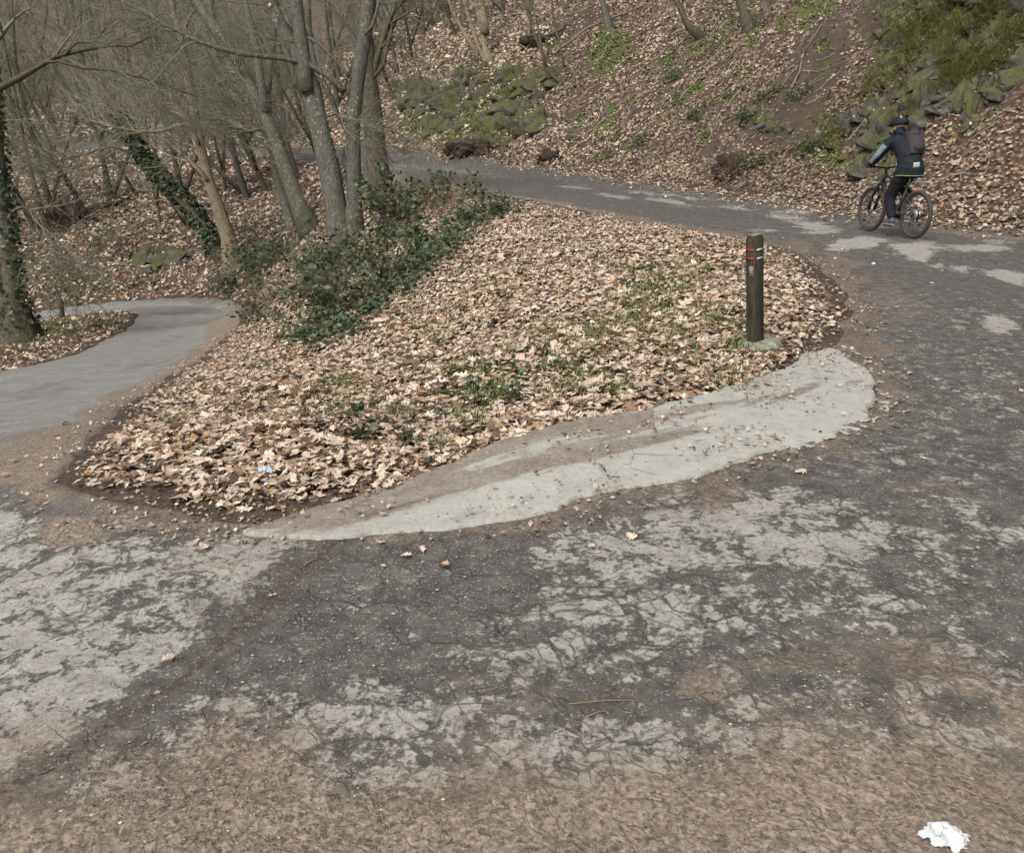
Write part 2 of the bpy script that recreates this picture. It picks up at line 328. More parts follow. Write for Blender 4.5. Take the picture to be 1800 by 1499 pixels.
def road_mat():
    m = NT('road_surface'); p = m.pos(); m.b.inputs['Roughness'].default_value = .9
    n1 = m.noise(p, 3.2, 9, .6, .4); n2 = m.noise(p, 11, 6, .62); n3 = m.noise(p, 42, 4, .6)
    wq = m.n('VectorMath', {'operation': 'MULTIPLY_ADD'}, _1=(.16, .16, .16), _2=p); m.set(wq.inputs[0], m.n('TexNoise', Scale=7, Detail=4).outputs['Color'] if False else m.noisec(p, 6))
    net = m.map(m.vor(wq.outputs[0], 3.4, 'DISTANCE_TO_EDGE').outputs['Distance'], 0, .13, 1, 0); net2 = m.map(m.vor(wq.outputs[0], 8.5, 'DISTANCE_TO_EDGE').outputs['Distance'], 0, .16, 1, 0)
    wp = m.n('VectorMath', {'operation': 'MULTIPLY_ADD'}, _1=(.022, .022, .022), _2=p); m.set(wp.inputs[0], m.noisec(p, 55)); st = m.vor(wp.outputs[0], 105); st2 = m.vor(wp.outputs[0], 60); ss = m.n('SeparateColor'); m.set(ss.inputs[0], st.outputs['Color'])
    s2 = m.n('SeparateColor'); m.set(s2.inputs[0], st2.outputs['Color'])
    L = m.attr('light').outputs['Fac']; B = m.attr('brown').outputs['Fac']; G = m.attr('grit').outputs['Fac']
    # worn dark binder with embedded chippings
    dark = m.ramp(n2, [(.3, (.050, .044, .039)), (.55, (.092, .082, .073)), (.75, (.14, .127, .113))])
    chip = m.math('MULTIPLY', m.math('GREATER_THAN', ss.outputs[0], .80), m.map(st.outputs['Distance'], .35, .5, 1, 0))
    dark = m.mix(m.math('MULTIPLY', chip, .48), dark, (.36, .335, .30))
    chip2 = m.math('MULTIPLY', m.math('GREATER_THAN', s2.outputs[1], .9), m.map(st2.outputs['Distance'], .3, .42, 1, 0))
    dark = m.mix(m.math('MULTIPLY', chip2, .22), dark, (.42, .39, .34))
    pit = m.math('MULTIPLY', m.math('LESS_THAN', ss.outputs[1], .2), m.map(st.outputs['Distance'], .3, .5, 1, 0))
    dark = m.mix(m.math('MULTIPLY', pit, .6), dark, (.03, .026, .024))
    light = m.ramp(m.math('ADD', m.math('MULTIPLY', n2, .5), m.math('MULTIPLY', n3, .5)), [(.32, (.172, .157, .134)), (.5, (.25, .233, .203)), (.7, (.335, .317, .28))])
    light = m.mix(m.math('MULTIPLY', pit, m.map(n2, .3, .6, .1, .85)), light, (.085, .072, .06))
    light = m.mix(m.math('MULTIPLY', chip, .4), light, (.42, .40, .35))
    val = m.math('ADD', L, m.math('ADD', m.math('MULTIPLY', m.math('SUBTRACT', n1, .5), 1.15), m.math('ADD', m.math('MULTIPLY', m.math('SUBTRACT', n2, .5), 1.15), m.math('MULTIPLY', m.math('SUBTRACT', n3, .5), 1.35))))
    val = m.math('SUBTRACT', val, m.math('ADD', m.math('MULTIPLY', net, .26), m.math('MULTIPLY', net2, .24))); fl = m.map(val, .30, .58); c = m.mix(fl, dark, light)
    ck1 = m.map(m.vor(wq.outputs[0], 4.6, 'DISTANCE_TO_EDGE').outputs['Distance'], .0, .055, 1, 0); ck2 = m.map(m.vor(wq.outputs[0], 11, 'DISTANCE_TO_EDGE').outputs['Distance'], 0, .07, 1, 0)
    ck = m.math('MULTIPLY', m.math('MAXIMUM', ck1, m.math('MULTIPLY', ck2, .75)), m.map(n1, .40, .56, .15, .8)); ck = m.math('MULTIPLY', ck, m.map(L, .62, .82, 1, .25)); c = m.mix(ck, c, (.052, .045, .039))
    brown = m.ramp(m.math('ADD', m.math('MULTIPLY', n3, .7), m.math('MULTIPLY', ss.outputs[2], .35)), [(.3, (.09, .068, .050)), (.55, (.18, .138, .103)), (.85, (.31, .252, .195))])
    vb = m.math('ADD', B, m.math('ADD', m.math('MULTIPLY', m.math('SUBTRACT', n2, .5), .7), m.math('MULTIPLY', m.math('SUBTRACT', n1, .5), .7)))
    fb = m.map(vb, .22, .80, 0, .92); c = m.mix(fb, c, brown)
    so_ = m.attr('smooth_lane').outputs['Fac']; tar = m.ramp(m.math('ADD', m.math('MULTIPLY', n1, .65), m.math('MULTIPLY', n3, .35)), [(.3, (.135, .130, .119)), (.6, (.212, .205, .19))])
    tar = m.mix(m.map(m.math('ADD', L, m.math('MULTIPLY', m.math('SUBTRACT', n1, .5), .6)), .25, .5, .65, 0), tar, (.105, .10, .096))
    c = m.mix(so_, c, m.mix(fb, tar, brown))
    c = m.mix(m.math('MULTIPLY', G, m.map(n3, .4, .6, 0, .8)), c, (.06, .043, .034))
    h = m.math('ADD', m.math('SUBTRACT', m.math('MULTIPLY', fl, .5), m.math('MULTIPLY', ck, .9)), m.math('ADD', m.math('MULTIPLY', n3, .8), m.math('MULTIPLY', chip, .5)))
    m.bump(h, .6, .012)
    return m.base(c)
def strip_mat():
    m = NT('concrete_strip'); p = m.pos(); mp = m.n('Mapping', {'vector_type': 'TEXTURE'}, Rotation=(0, 0, radians(26)), Scale=(3.2, .42, 1)); m.set(mp.inputs['Vector'], p); n1 = m.noise(mp.outputs[0], 1.9, 8, .62); n2 = m.noise(p, 11, 6, .6); n3 = m.noise(p, 70, 3)
    c = m.ramp(m.math('ADD', m.math('MULTIPLY', n2, .55), m.math('MULTIPLY', n3, .45)), [(.3, (.215, .204, .18)), (.5, (.298, .286, .254)), (.72, (.37, .357, .32))])
    d = m.attr('dirt').outputs['Fac']
    f = m.map(m.math('ADD', d, m.math('ADD', m.math('MULTIPLY', m.math('SUBTRACT', n1, .5), 1.9), m.math('MULTIPLY', m.math('SUBTRACT', n2, .5), .8))), .42, .66, 0, .85)
    br = m.ramp(m.math('ADD', m.math('MULTIPLY', n3, .5), m.math('MULTIPLY', n2, .5)), [(.32, (.085, .064, .05)), (.5, (.16, .128, .1)), (.68, (.26, .22, .178))]); c = m.mix(f, c, br)
    v = m.vor(p, 2.1, 'DISTANCE_TO_EDGE'); cr = m.math('MULTIPLY', m.map(v.outputs['Distance'], 0, .012, 1, 0), m.map(n1, .5, .62, 0, .7)); c = m.mix(cr, c, (.07, .06, .05))
    m.bump(m.math('ADD', n2, m.math('MULTIPLY', f, .6)), .5, .012); return m.base(c)
def bark_mat(name, a, b, c, lichen=.5, moss=.3, sc_=1.):
    m = NT(name); p = m.obj(); q = m.scale(p, (1, 1, .22))
    n = m.noise(q, 26*sc_, 6, .65); n2 = m.noise(p, 5*sc_, 5); n3 = m.noise(p, 15, 5, .75)
    col = m.ramp(n, [(.28, a), (.52, b), (.75, c)])
    col = m.mix(m.math('MULTIPLY', m.map(n2, .5, .62), moss), col, (.055, .06, .022))
    li = m.math('MULTIPLY', m.map(n3, .56, .64), m.map(m.noise(p, 1.7, 3), .42, .6)); col = m.mix(m.math('MULTIPLY', li, lichen), col, (.42, .43, .37))
    m.bump(n, 1., .035); return m.base(col)
def rock_mat():
    m = NT('mossy_rock'); p = m.pos(); n = m.noise(p, 5, 7, .65); n2 = m.noise(p, 1.6, 4); f = m.noise(p, 40, 3)
    c = m.ramp(n, [(.3, (.02, .017, .014)), (.5, (.065, .058, .048)), (.72, (.155, .142, .12))])
    g = m.n('NewGeometry'); sx = m.n('SeparateXYZ'); m.set(sx.inputs[0], g.outputs['Normal'])
    mo = m.map(m.math('ADD', m.math('ADD', sx.outputs[2], .12), m.math('MULTIPLY', m.math('SUBTRACT', n, .5), 2.2)), .2, .7, 0, .8)
    mo = m.math('MULTIPLY', mo, m.map(n2, .38, .56))
    mc = m.ramp(f, [(.3, (.032, .036, .010)), (.6, (.092, .10, .022)), (.8, (.16, .165, .045))])
    m.bump(m.math('ADD', n, m.math('MULTIPLY', f, .4)), .9, .05); return m.base(m.mix(mo, c, mc))
M_GROUND, M_ROAD, M_STRIP, M_ROCK = ground_mat(), road_mat(), strip_mat(), rock_mat()
M_LEAF = coloured('dry_leaf', .75, .12); M_GREEN = coloured('green_leaf', .5, .12, .4); M_GRASS = coloured('grass_blade', .6, .2)
M_STONE = coloured('chippings', .8); M_STRAW = coloured('straw', .8)
M_BARK = bark_mat('grey_bark', (.042, .037, .029), (.088, .081, .066), (.15, .142, .12), .55, .45)
M_BARKL = bark_mat('lichen_bark', (.046, .044, .031), (.098, .095, .071), (.165, .16, .13), .8, .5)
M_BARKB = bark_mat('brown_bark', (.034, .027, .019), (.078, .064, .045), (.14, .115, .085), .3, .6, .8)
M_BARKT = bark_mat('tan_bark', (.09, .067, .042), (.2, .155, .105), (.30, .245, .175), .3, .3)
M_TWIG = plain('twig', (.145, .137, .098), .85, vary=.35, scale=4)
M_TWIGL = plain('pale_twig', (.235, .22, .162), .85, vary=.35, scale=4)
M_STEM = plain('dead_stem', (.20, .14, .09), .85, vary=.4, scale=6)
# ------------------------------------------------------------------ ground and roads
def gau(u, v, L):
    """soft-edged marks: (u, v, ru, rv, angle deg, weight)"""
    r = np.zeros(np.shape(u))
    for (a, b, ru, rv, an, wt) in L:
        c, s = cos(radians(an)), sin(radians(an)); x = u-a; y = v-b
        q = ((x*c+y*s)/ru)**2+((-x*s+y*c)/rv)**2
        k = wt*np.exp(-q**2*.7)
        r = np.where(np.abs(k) > np.abs(r), k, r) if wt > 0 else r+k
    return r
def pmask(u, v, poly, soft): return sst(soft, -soft, sdf(u, v, poly))
def polar(nth, nr, r0, r1, th0, th1):
    r = r0*(r1/r0)**np.linspace(0, 1, nr); th = np.linspace(th0, th1, nth)
    Rr, T = np.meshgrid(r, th, indexing='ij'); X = Rr*np.sin(T); Y = Rr*np.cos(T)
    i = np.arange(nr*nth).reshape(nr, nth)
    Q = np.stack([i[:-1, :-1], i[:-1, 1:], i[1:, 1:], i[1:, :-1]], -1).reshape(-1, 4)[:, ::-1]
    return X.ravel(), Y.ravel(), Q
def keep(V, Q, ok, extra):
    Q = Q[ok[Q].any(1)]; used = np.zeros(len(V), bool); used[Q.ravel()] = True
    idx = np.cumsum(used)-1
    return V[used], idx[Q], [e[used] for e in extra]
SOIL = [(1400,190,50,70,20,1.0),(1440,110,45,80,28,1.0),(1560,40,60,50,20,.9),(1680,90,160,130,0,.75),(1540,240,80,60,0,.6),(800,190,100,60,-20,.55),(1350,215,50,45,0,.9),(1290,290,40,22,0,.9),(830,262,60,22,0,.9),(965,282,22,16,0,.9),(960,65,45,20,-20,.9),(1030,35,50,18,-30,.8),(1180,150,40,10,-50,.6),(1330,250,30,18,0,.6)]
MOSS = [(1070,90,30,45,25,1.1),(1430,15,40,18,-10,.9),(880,150,60,35,-25,.7),(760,220,60,35,0,.75),(850,215,50,40,0,.8),(1650,60,140,110,0,.45),(1560,200,70,90,0,.35),(1460,280,40,30,0,.6),(1760,110,60,110,0,.4),(720,160,40,30,0,.5),(1230,85,40,20,0,.5),(1320,60,20,25,0,.6),(1330,20,20,20,0,.5),(220,400,80,40,-10,.45),(120,500,60,25,0,.4),(60,585,50,10,-8,.55),(1170,550,70,40,0,.3),(850,650,160,50,-20,.2),(1310,620,22,8,0,.4)]
_r = np.random.default_rng(99); _b = np.array([(760,60),(1000,10),(1480,0),(1480,100),(1400,240),(1250,300),(1000,285),(760,250)], float)
_q = _r.uniform((700, 0), (1500, 310), (260, 2)); _q = _q[sdf(_q[:, 0], _q[:, 1], _b) < 0]
MOSS += [(a, b, _r.uniform(8, 24), _r.uniform(6, 14), _r.uniform(-60, -20), _r.uniform(.35, .75)) for a, b in _q[:48]]; SOIL += [(a, b, _r.uniform(10, 34), _r.uniform(5, 11), _r.uniform(-60, -30), _r.uniform(.5, .8)) for a, b in _q[48:110]]
th_list = [(520, -radians(46), radians(46)), (90, radians(46), radians(314))]
Vs, Qs, soil, moss, n0 = [], [], [], [], 0
for nth, a, b in th_list:
    X, Y, Q = polar(nth, 430 if nth > 200 else 110, .5, 255, a, b)
    d = RD(X, Y); Z = H(X, Y)-sst(.02, -.3, d)*.16
    V = np.stack([X, Y, Z], 1); u, v = pix(V); front = (Y > 1)
    so_ = np.where(front, gau(u, v, SOIL), 0)+sst(.5, .05, d)*.75; mo_ = np.where(front, gau(u, v, MOSS), 0)
    V, Q, (so_, mo_) = keep(V, Q, d > -.5, [so_, mo_])
    Vs.append(V); Qs.append(Q+n0); soil.append(so_); moss.append(mo_); n0 += len(V)
ground = mk('ground', np.vstack(Vs), np.vstack(Qs), M_GROUND, attrs={'soil': np.concatenate(soil), 'moss': np.concatenate(moss)}, smooth=True)
tag(ground, kind='structure')

LIGHT_P = [([(0,885),(150,935),(600,938),(585,965),(515,1020),(400,1110),(275,1215),(130,1320),(0,1385),(-300,1400),(-300,880)], 26, .78),
           ([(890,960),(1150,880),(1400,835),(1440,870),(1560,905),(1660,930),(1520,1010),(1250,1010),(1080,1040),(930,1010)], 45, .78),
           ([(620,1180),(700,1190),(960,1260),(1190,1245),(1480,1240),(1600,1290),(1500,1340),(900,1330),(300,1330),(380,1250)], 55, .70),
           ([(760,1130),(1000,1090),(1350,1120),(1300,1200),(800,1200)], 45, .60),
           ([(930,1010),(1550,1000),(1600,1100),(1350,1130),(900,1110)], 40, .62),
           ([(-200,620),(0,650),(180,600),(240,550),(110,555),(-300,580),(-300,540),(250,528),(400,530),(418,560),(330,640),(200,720),(30,765),(-300,830)], 10, .60),
           ([(560,282),(700,283),(800,292),(900,306),(960,325),(800,312),(700,300)], 5, .5),
           ([(250,250),(520,255),(520,285),(250,275)], 4, .45)]
LIGHT_G = [(1525,1130,58,14,0,.72),(1500,1068,60,16,0,.55),(1600,940,60,14,8,.6),(1700,925,110,16,12,.66),(1780,945,50,18,20,.7),(1390,1012,45,10,0,.5),(1690,1000,60,20,0,.44),(1640,1040,50,14,0,.46),(1790,1020,30,20,0,.66),
    (1510,427,52,11,-4,.8),(1610,440,42,16,0,.85),(1720,436,70,7,0,.75),(1780,490,40,14,12,.8),(1640,465,24,5,0,.6),(1735,566,42,16,-5,.68),(1430,397,40,8,4,.72),(1380,383,30,5,4,.62),(1445,408,50,5,-5,.6),(1490,372,30,4,0,.5),(1335,405,30,4,2,.55),(1290,366,45,4,5,.55),(1180,356,50,4,10,.6),(1140,340,60,3,5,.5),(1080,345,30,3,10,.6),(1230,349,40,3,4,.5),(1010,330,35,3,4,.6),(1400,372,40,4,0,.5),(1700,476,30,6,0,.6),(1760,425,40,4,0,.5),(1560,400,30,5,0,.4),
    (1690,725,40,10,-10,.44),(1640,745,30,8,0,.5),(1770,760,40,14,0,.36),(1790,700,20,10,0,.4),(1370,790,22,12,0,.55),(1770,650,30,10,0,.25),(640,1010,40,9,-15,.35),(740,1040,50,10,-10,.42),(980,1000,90,16,-10,.55),(1130,1020,60,14,0,.5),(700,1090,40,10,-15,.4),(1200,1085,30,8,0,.5)]
DARK_G = [(60,930,90,28,0,-.3),(230,975,120,20,-5,-.2),(140,1000,70,16,-5,-.18),(100,1090,120,18,-8,-.12),(280,1060,90,16,-10,-.14),(300,545,70,7,0,-.4),(340,548,50,5,0,-.3),(250,640,60,10,-15,-.25),(60,690,110,14,-12,-.25),(300,600,40,8,-20,-.2),(1100,960,40,12,20,-.2),(1280,985,40,12,0,-.25),(1250,960,25,10,0,-.2)]
BROWN_G = [(70,800,120,50,-15,1.0),(190,735,90,34,-38,.95),(270,690,70,24,-35,.85),(340,640,60,16,-40,.8),(405,580,30,22,-60,.75),(410,545,16,16,0,.7),(160,770,150,40,-33,1.1),(300,665,110,22,-38,1.0),(395,590,34,40,-50,.95),(60,850,100,30,10,.8),(300,922,150,16,3,.55),(440,968,150,26,-4,.42),(130,925,110,24,5,.75),
    (1400,435,40,12,10,.7),(1470,470,40,22,30,.9),(1250,412,110,9,8,.85),(1100,385,110,8,10,.85),(950,358,100,8,10,.9),(830,335,70,7,10,.9),(1500,540,32,60,0,.85),(1530,610,50,40,0,.6),(1560,540,70,60,0,.45),(1700,410,160,7,5,.6),(1480,380,90,4,6,.2),
    (1240,850,260,14,-13,.55),(900,925,250,14,-5,.6),(1500,780,70,22,-20,.5),(1250,895,30,16,0,.6),(1010,935,40,14,0,.55),(1650,880,130,50,0,.35),(1430,1165,260,30,0,.5),(1250,1210,60,30,0,.55),(1480,1150,80,16,0,.3),(1700,1150,160,60,0,.5),(1000,1240,160,22,0,.35),(840,1190,60,20,0,.3),(120,1330,140,40,-20,.5),(240,545,20,12,0,.5),(130,600,130,9,-17,.5),(60,640,100,8,-17,.5),(250,600,60,5,-25,.3),(1650,600,90,60,0,.25),(1150,700,0.1,.1,0,.1)]
GRIT_G = [(1400,440,70,13,12,.9),(1468,478,38,24,30,.95),(1512,560,34,70,0,.9),(1250,412,110,8,8,.8),(1100,385,110,7,10,.75),(950,357,90,5,10,.6),(1545,640,20,50,10,.7),(140,830,22,40,25,.9),(190,760,20,50,40,.7),(330,912,160,7,4,.7),(1640,400,170,5,6,.7),(470,1060,170,13,-47,1.0),(330,1165,130,12,-42,1.0),(170,1290,150,12,-35,.9),(560,960,70,12,-50,.8),(850,1380,150,22,-25,.5),(900,930,280,8,-4,.7),(1300,830,220,8,-15,.7),(640,930,120,7,0,.6),(1530,1175,170,22,0,.6),(1010,1200,150,22,0,.4),(1700,1400,120,80,0,.35)]
X, Y, Q = polar(620, 470, 1.0, 75, -radians(50), radians(50)); ok = np.ones(len(X), bool)
X2, Y2, Q2 = polar(120, 80, 1.0, 14, radians(50), radians(310))
def road_sheet(X, Y, Q, name):
    d = RD(X, Y)
    ok = d < .25
    Z = H(X, Y)+.012-sst(-.04, .22, d)*.12
    Z = Z+(fbm(X*1.3, Y*1.3, 71, 3)*.03+fbm(X*14, Y*14, 77, 2)*.008)*sst(0, -.5, d)
    V = np.stack([X, Y, Z], 1); u, v = pix(V); f = Y > .8
    u0, v0 = u+fbm(X*6, Y*6, 131, 3)*26, v+fbm(X*6, Y*6, 133, 3)*12; px_m = F/np.maximum(Y*cp-Z*sp, .8); u = u+fbm(X*2.6, Y*2.6, 141, 4)*px_m*.62; v = v+fbm(X*2.6, Y*2.6, 151, 4)*px_m*np.clip(1.6/np.maximum(Y, 1), .05, .5)*.8
    u = np.where(f, u, -900); v = np.where(f, v, 1600)
    L = np.zeros(len(X))
    for poly, s_, wgt in LIGHT_P: L = np.maximum(L, pmask(u0, v0, poly, s_)*wgt)
    low = sst(1240, 1340, v)
    L = np.maximum(np.maximum(L, gau(u, v, LIGHT_G)*np.where(v < 620, 1.45, 1.12)), .33+.04*sst(900, 1000, v)-.13*sst(560, 470, v)); L = L+sum(gau(u, v, [g]) for g in DARK_G)
    L = np.where(v > 1250, np.maximum(L, .52+.14*low), L)
    mid = pmask(u, v, [(560,960),(700,945),(1000,935),(930,1010),(870,1060),(860,1130),(640,1180),(420,1245),(250,1300),(330,1180),(470,1070)], 18); L = L-mid*.17
    SEAM = [(600,932),(548,985),(470,1062),(390,1135),(300,1205),(200,1270),(60,1365),(-80,1440)]; sd_ = np.full(len(X), 1e9)
    for (ax, ay), (bx, by) in zip(SEAM[:-1], SEAM[1:]):
        t = np.clip(((u0-ax)*(bx-ax)+(v0-ay)*(by-ay))/((bx-ax)**2+(by-ay)**2), 0, 1); sd_ = np.minimum(sd_, np.hypot(u0-ax-t*(bx-ax), v0-ay-t*(by-ay)))
    L = L-sst(58, 10, sd_)*.32
    B = gau(u, v, BROWN_G); B = np.maximum(B, (sst(1150, 1320, v+sst(900, 1700, u)*60+fbm(X*1.5, Y*1.5, 33, 3)*160)*.44+sst(1290, 1430, v+fbm(X*1.5, Y*1.5, 33, 3)*160)*.46)*(1+.5*fbm(X*2.2, Y*2.2, 5)))
    B = np.maximum(B, sst(-.45, 0, d)*.55)
    B = np.maximum(B, sst(1640, 1800, u)*sst(1080, 1180, v)*.75)
    G = np.maximum(gau(u, v, GRIT_G), sst(11, 4, sd_)*1.5); G = np.maximum(G, sst(40, 12, sd_)*.45)
    S = pmask(u, v, [(-400,560),(60,540),(250,520),(420,522),(440,560),(350,650),(200,745),(40,800),(-400,900)], 14)*(X < -1)
    V, Q, (L, B, G, S) = keep(V, Q, ok, [L, B, G, S])
    return V, Q, L, B, G, S
a = road_sheet(X, Y, Q, 'road'); b = road_sheet(X2, Y2, Q2, 'road')
road = mk('road', np.vstack([a[0], b[0]]), np.vstack([a[1], b[1]+len(a[0])]), M_ROAD, attrs={k: np.concatenate([a[i], b[i]]) for k, i in (('light', 2), ('brown', 3), ('grit', 4), ('smooth_lane', 5))}, smooth=True)
tag(road, kind='structure')
def Hr(x, y): return H(x, y)+.012

# raised concrete strip along the foot of the leafy bank
X, Y, Q = polar(560, 330, 2.6, 9.0, -radians(26), radians(36))
ds = sdf(X, Y, STRIP)+fbm(X*2.4, Y*2.4, 91, 4)*.2+fbm(X*9, Y*9, 95, 3)*.05
th_ = sst(.008, -.014, ds)
Z = H0(X, Y)+.012-.05+th_*(.064+fbm(X*2, Y*2, 97, 3)*.02)-.0
V = np.stack([X, Y, Z], 1); u, v = pix(V)
DIRT = [(1400,690,70,8,-22,.75),(1330,706,60,7,-25,.5),(1160,770,120,10,-15,.75),(1060,792,130,12,-12,.8),(940,815,110,12,-10,.75),(800,845,120,14,-8,.7),(700,870,100,12,-8,.6),(560,900,130,12,-3,.7),(480,915,90,14,0,.7),(1200,745,90,5,-18,.5),(1455,648,30,9,30,.6),(1235,778,25,6,0,.6),(1500,660,24,22,20,.45),(1090,765,60,5,-15,.4)]
Dt = np.maximum(gau(u, v, DIRT)*.85, .22)+sst(1150, 560, u)*.20+pmask(u, v, [(1455,600),(1380,668),(1250,722),(1100,774),(950,822),(800,864),(600,912),(400,930),(400,850),(900,760),(1300,650)], 20)*np.where(u < 1150, .42, .20)
V, Q, (Dt,) = keep(V, Q, ds < .03, [Dt])
strip = mk('concrete_strip', V, Q, M_STRIP, attrs={'dirt': Dt}, smooth=True); tag(strip, kind='structure')
def in_strip(x, y): return sdf(x, y, STRIP) < .0
# ------------------------------------------------------------------ scattered leaves
PAL = np.array([(.63,.495,.375),(.56,.425,.31),(.47,.345,.235),(.60,.465,.365),(.54,.45,.36),(.33,.215,.13),(.19,.125,.08),(.10,.07,.048),(.46,.25,.11),(.36,.17,.075),(.72,.62,.50)])
PW_MAIN = np.array([4,4.6,3.8,4,2.6,2.6,2.2,1.6,.45,.3,2.2]); PW_GREY = np.array([3,2,2.4,2,4,2.2,2.2,1.9,.2,.1,1.2]); PW_RUST = np.array([2,4,4,2,1,3,2,1.4,2.2,1.2,.5])
def palette(n, wts, rng):
    return PAL[rng.choice(len(PAL), n, p=wts/wts.sum())]*rng.uniform(.82, 1.12, (n, 1))
def lobed(side):
    """oak or maple outline: midrib fan with lobed sides"""
    s = np.array(side); m = np.array([(-.5, 0), (0, 0), (.55, 0)]); V = np.vstack([m, s, s*[1, -1]]); k = len(s); F = []
    for o, flip in ((3, 0), (3+k, 1)):
        ring = [0]+[o+i for i in range(k)]+[2]
        for a, b in zip(ring[:-1], ring[1:]): F.append((1, b, a) if not flip else (1, a, b))
    return V, np.array(F)
T_OAK = lobed([(-.28, .10), (-.2, .33), (-.04, .17), (.1, .40), (.2, .19), (.36, .26)])
T_MAPLE = lobed([(-.42, .30), (-.2, .22), (-.12, .52), (.08, .27), (.3, .42), (.28, .16)])
T_OVAL = lobed([(-.25, .17), (0, .24), (.3, .17)])
T_DIAM = (np.array([(-.5, 0, ), (0, -.33), (.5, 0), (0, .33)]), np.array([(0, 1, 3), (1, 2, 3)]))
T_IVY = lobed([(-.40, .32), (-.05, .22), (.02, .44), (.22, .20)])
def leaves(P, Nn, size, T, rng, tilt=.26, curl=.42, fold=.26, yaw=None):
    """scatter leaf template T: returns verts (N*m,3), faces"""
    tv, tf = T; N = len(P); m = len(tv)
    n = nrm(Nn+rng.normal(0, tilt, (N, 3)))
    yaw = rng.uniform(0, 2*pi, N) if yaw is None else yaw
    a = np.stack([np.cos(yaw), np.sin(yaw), np.zeros(N)], 1); a = nrm(a-n*(a*n).sum(1, keepdims=True)); b = np.cross(n, a)
    c1 = rng.normal(0, curl, N)[:, None]; c2 = rng.normal(0, curl*.8, N)[:, None]; f = rng.uniform(-.3, 1, N)[:, None]*fold; c3 = rng.normal(0, curl, N)[:, None]
    x = tv[None, :, 0]*np.ones((N, 1)); y = tv[None, :, 1]*rng.uniform(.65, 1.3, (N, 1)); jt = 1+rng.normal(0, .13, (N, m)); x = x*jt; y = y*jt
    z = c1*x*x+c2*y*y+f*np.abs(y)+c3*x*y
    s = np.asarray(size)*np.ones(N)
    V = P[:, None, :]+s[:, None, None]*(x[..., None]*a[:, None]+y[..., None]*b[:, None]+z[..., None]*n[:, None])
    return V.reshape(-1, 3), (tf[None]+(np.arange(N)*m)[:, None, None]).reshape(-1, tf.shape[1])
def area_pts(x0, x1, y0, y1, dens, rng):
    n = int((x1-x0)*(y1-y0)*dens); return rng.uniform(x0, x1, n), rng.uniform(y0, y1, n)
def onground(x, y, lift, rng):
    P = np.stack([x, y, H(x, y)], 1); P[:, 2] += lift; return P
def infov(P, mx=40, my=60):
    u, v = pix(P); return (u > -mx) & (u < 1800+mx) & (v > -my) & (v < 1499+my) & (P[:, 1] > .5)
rng = np.random.default_rng(11)
LV, LF, LC, ln = [], [], [], [0]
def put(V, Fc, col, m):
    LV.append(V); LF.append(Fc+ln[0]); LC.append(np.repeat(col, m, 0)); ln[0] += len(V)
GREEN_BARE = [(1150,520,60,30,0,.55),(1050,580,50,24,0,.45),(640,770,70,16,0,.3),(890,690,80,24,0,.45),(1010,640,60,20,0,.3),(820,480,120,20,-12,.4),(780,450,60,12,-20,.3)]
# the wedge between the two roads
PX = hit1(1327, 606)
x, y = area_pts(-8, 4.6, 3.2, 24, 1750, rng)
d = RD(x, y); r = np.hypot(x, y)
dens = sst(.0, .42, d-.06+fbm(x*1.5, y*1.5, 3, 3)*.5)*np.clip(1.15-.055*(r-4), .30, 1)
P = onground(x, y, 0, rng); u, v = pix(P)
dens = dens*(1-np.clip(gau(u, v, GREEN_BARE), 0, .8))*np.clip(.92+fbm(x*.8, y*.8, 8, 3)*1.5, .25, 1.1)*(np.hypot(x-PX[0], y-PX[1]+.1) > .23)*sst(-.10, .16, sdf(x, y, STRIP)+fbm(x*3, y*3, 19, 3)*.25)
keepm = (rng.random(len(x)) < dens) & infov(P)
x, y, P, r, d = x[keepm], y[keepm], P[keepm], r[keepm], d[keepm]
Nn = normal(x, y, .25); sz = rng.lognormal(math.log(.051), .36, len(x))*np.clip(.75+d*.3, .55, 1)
P[:, 2] += rng.random(len(x))**1.5*.045+.006
grey = fbm(x*.5, y*.5, 55, 3)+.25*(d < .5)
col = np.where((rng.random(len(x)) < .35+grey*1.5)[:, None], palette(len(x), PW_GREY, rng), palette(len(x), PW_MAIN, rng))
rust = fbm(x*1.6, y*1.6, 57, 3) > .17; col[rust] = np.where((rng.random(rust.sum()) < .4)[:, None], palette(rust.sum(), PW_RUST, rng), col[rust])
# the biggest-looking three hundred are separate leaves; u < island area
size_px = sz*F/depth(P)*rng.uniform(.9, 1.1, len(x)); front = np.zeros(len(x), bool)
cand = np.argsort(-size_px); cand = cand[P[cand, 2] > 0*P[cand, 2]+H(x[cand], y[cand])+.015][:300]; front[cand] = True
LEAFMATS = {}
for i in cand:
    T = (T_OAK, T_MAPLE)[rng.integers(2)]
    V, Fc = leaves(np.zeros((1, 3)), Nn[i:i+1], sz[i:i+1], T, rng, .3, .55)
    o = mk('fallen_leaf', V, Fc, M_LEAF, ground, np.repeat(col[i:i+1], len(V), 0)); o.location = P[i]
near = (r < 10) & ~front; sel = rng.random(len(x))
for T, lo, hi in ((T_OAK, 0, .5), (T_MAPLE, .5, .8), (T_OVAL, .8, 1.01)):
    k = near & (sel >= lo) & (sel < hi); V, Fc = leaves(P[k], Nn[k], sz[k], T, rng); put(V, Fc, col[k], len(T[0]))
k = ~near & ~front; V, Fc = leaves(P[k], Nn[k], sz[k]*1.15, T_OVAL, rng); put(V, Fc, col[k], len(T_OVAL[0]))
print('wedge leaves', len(x))
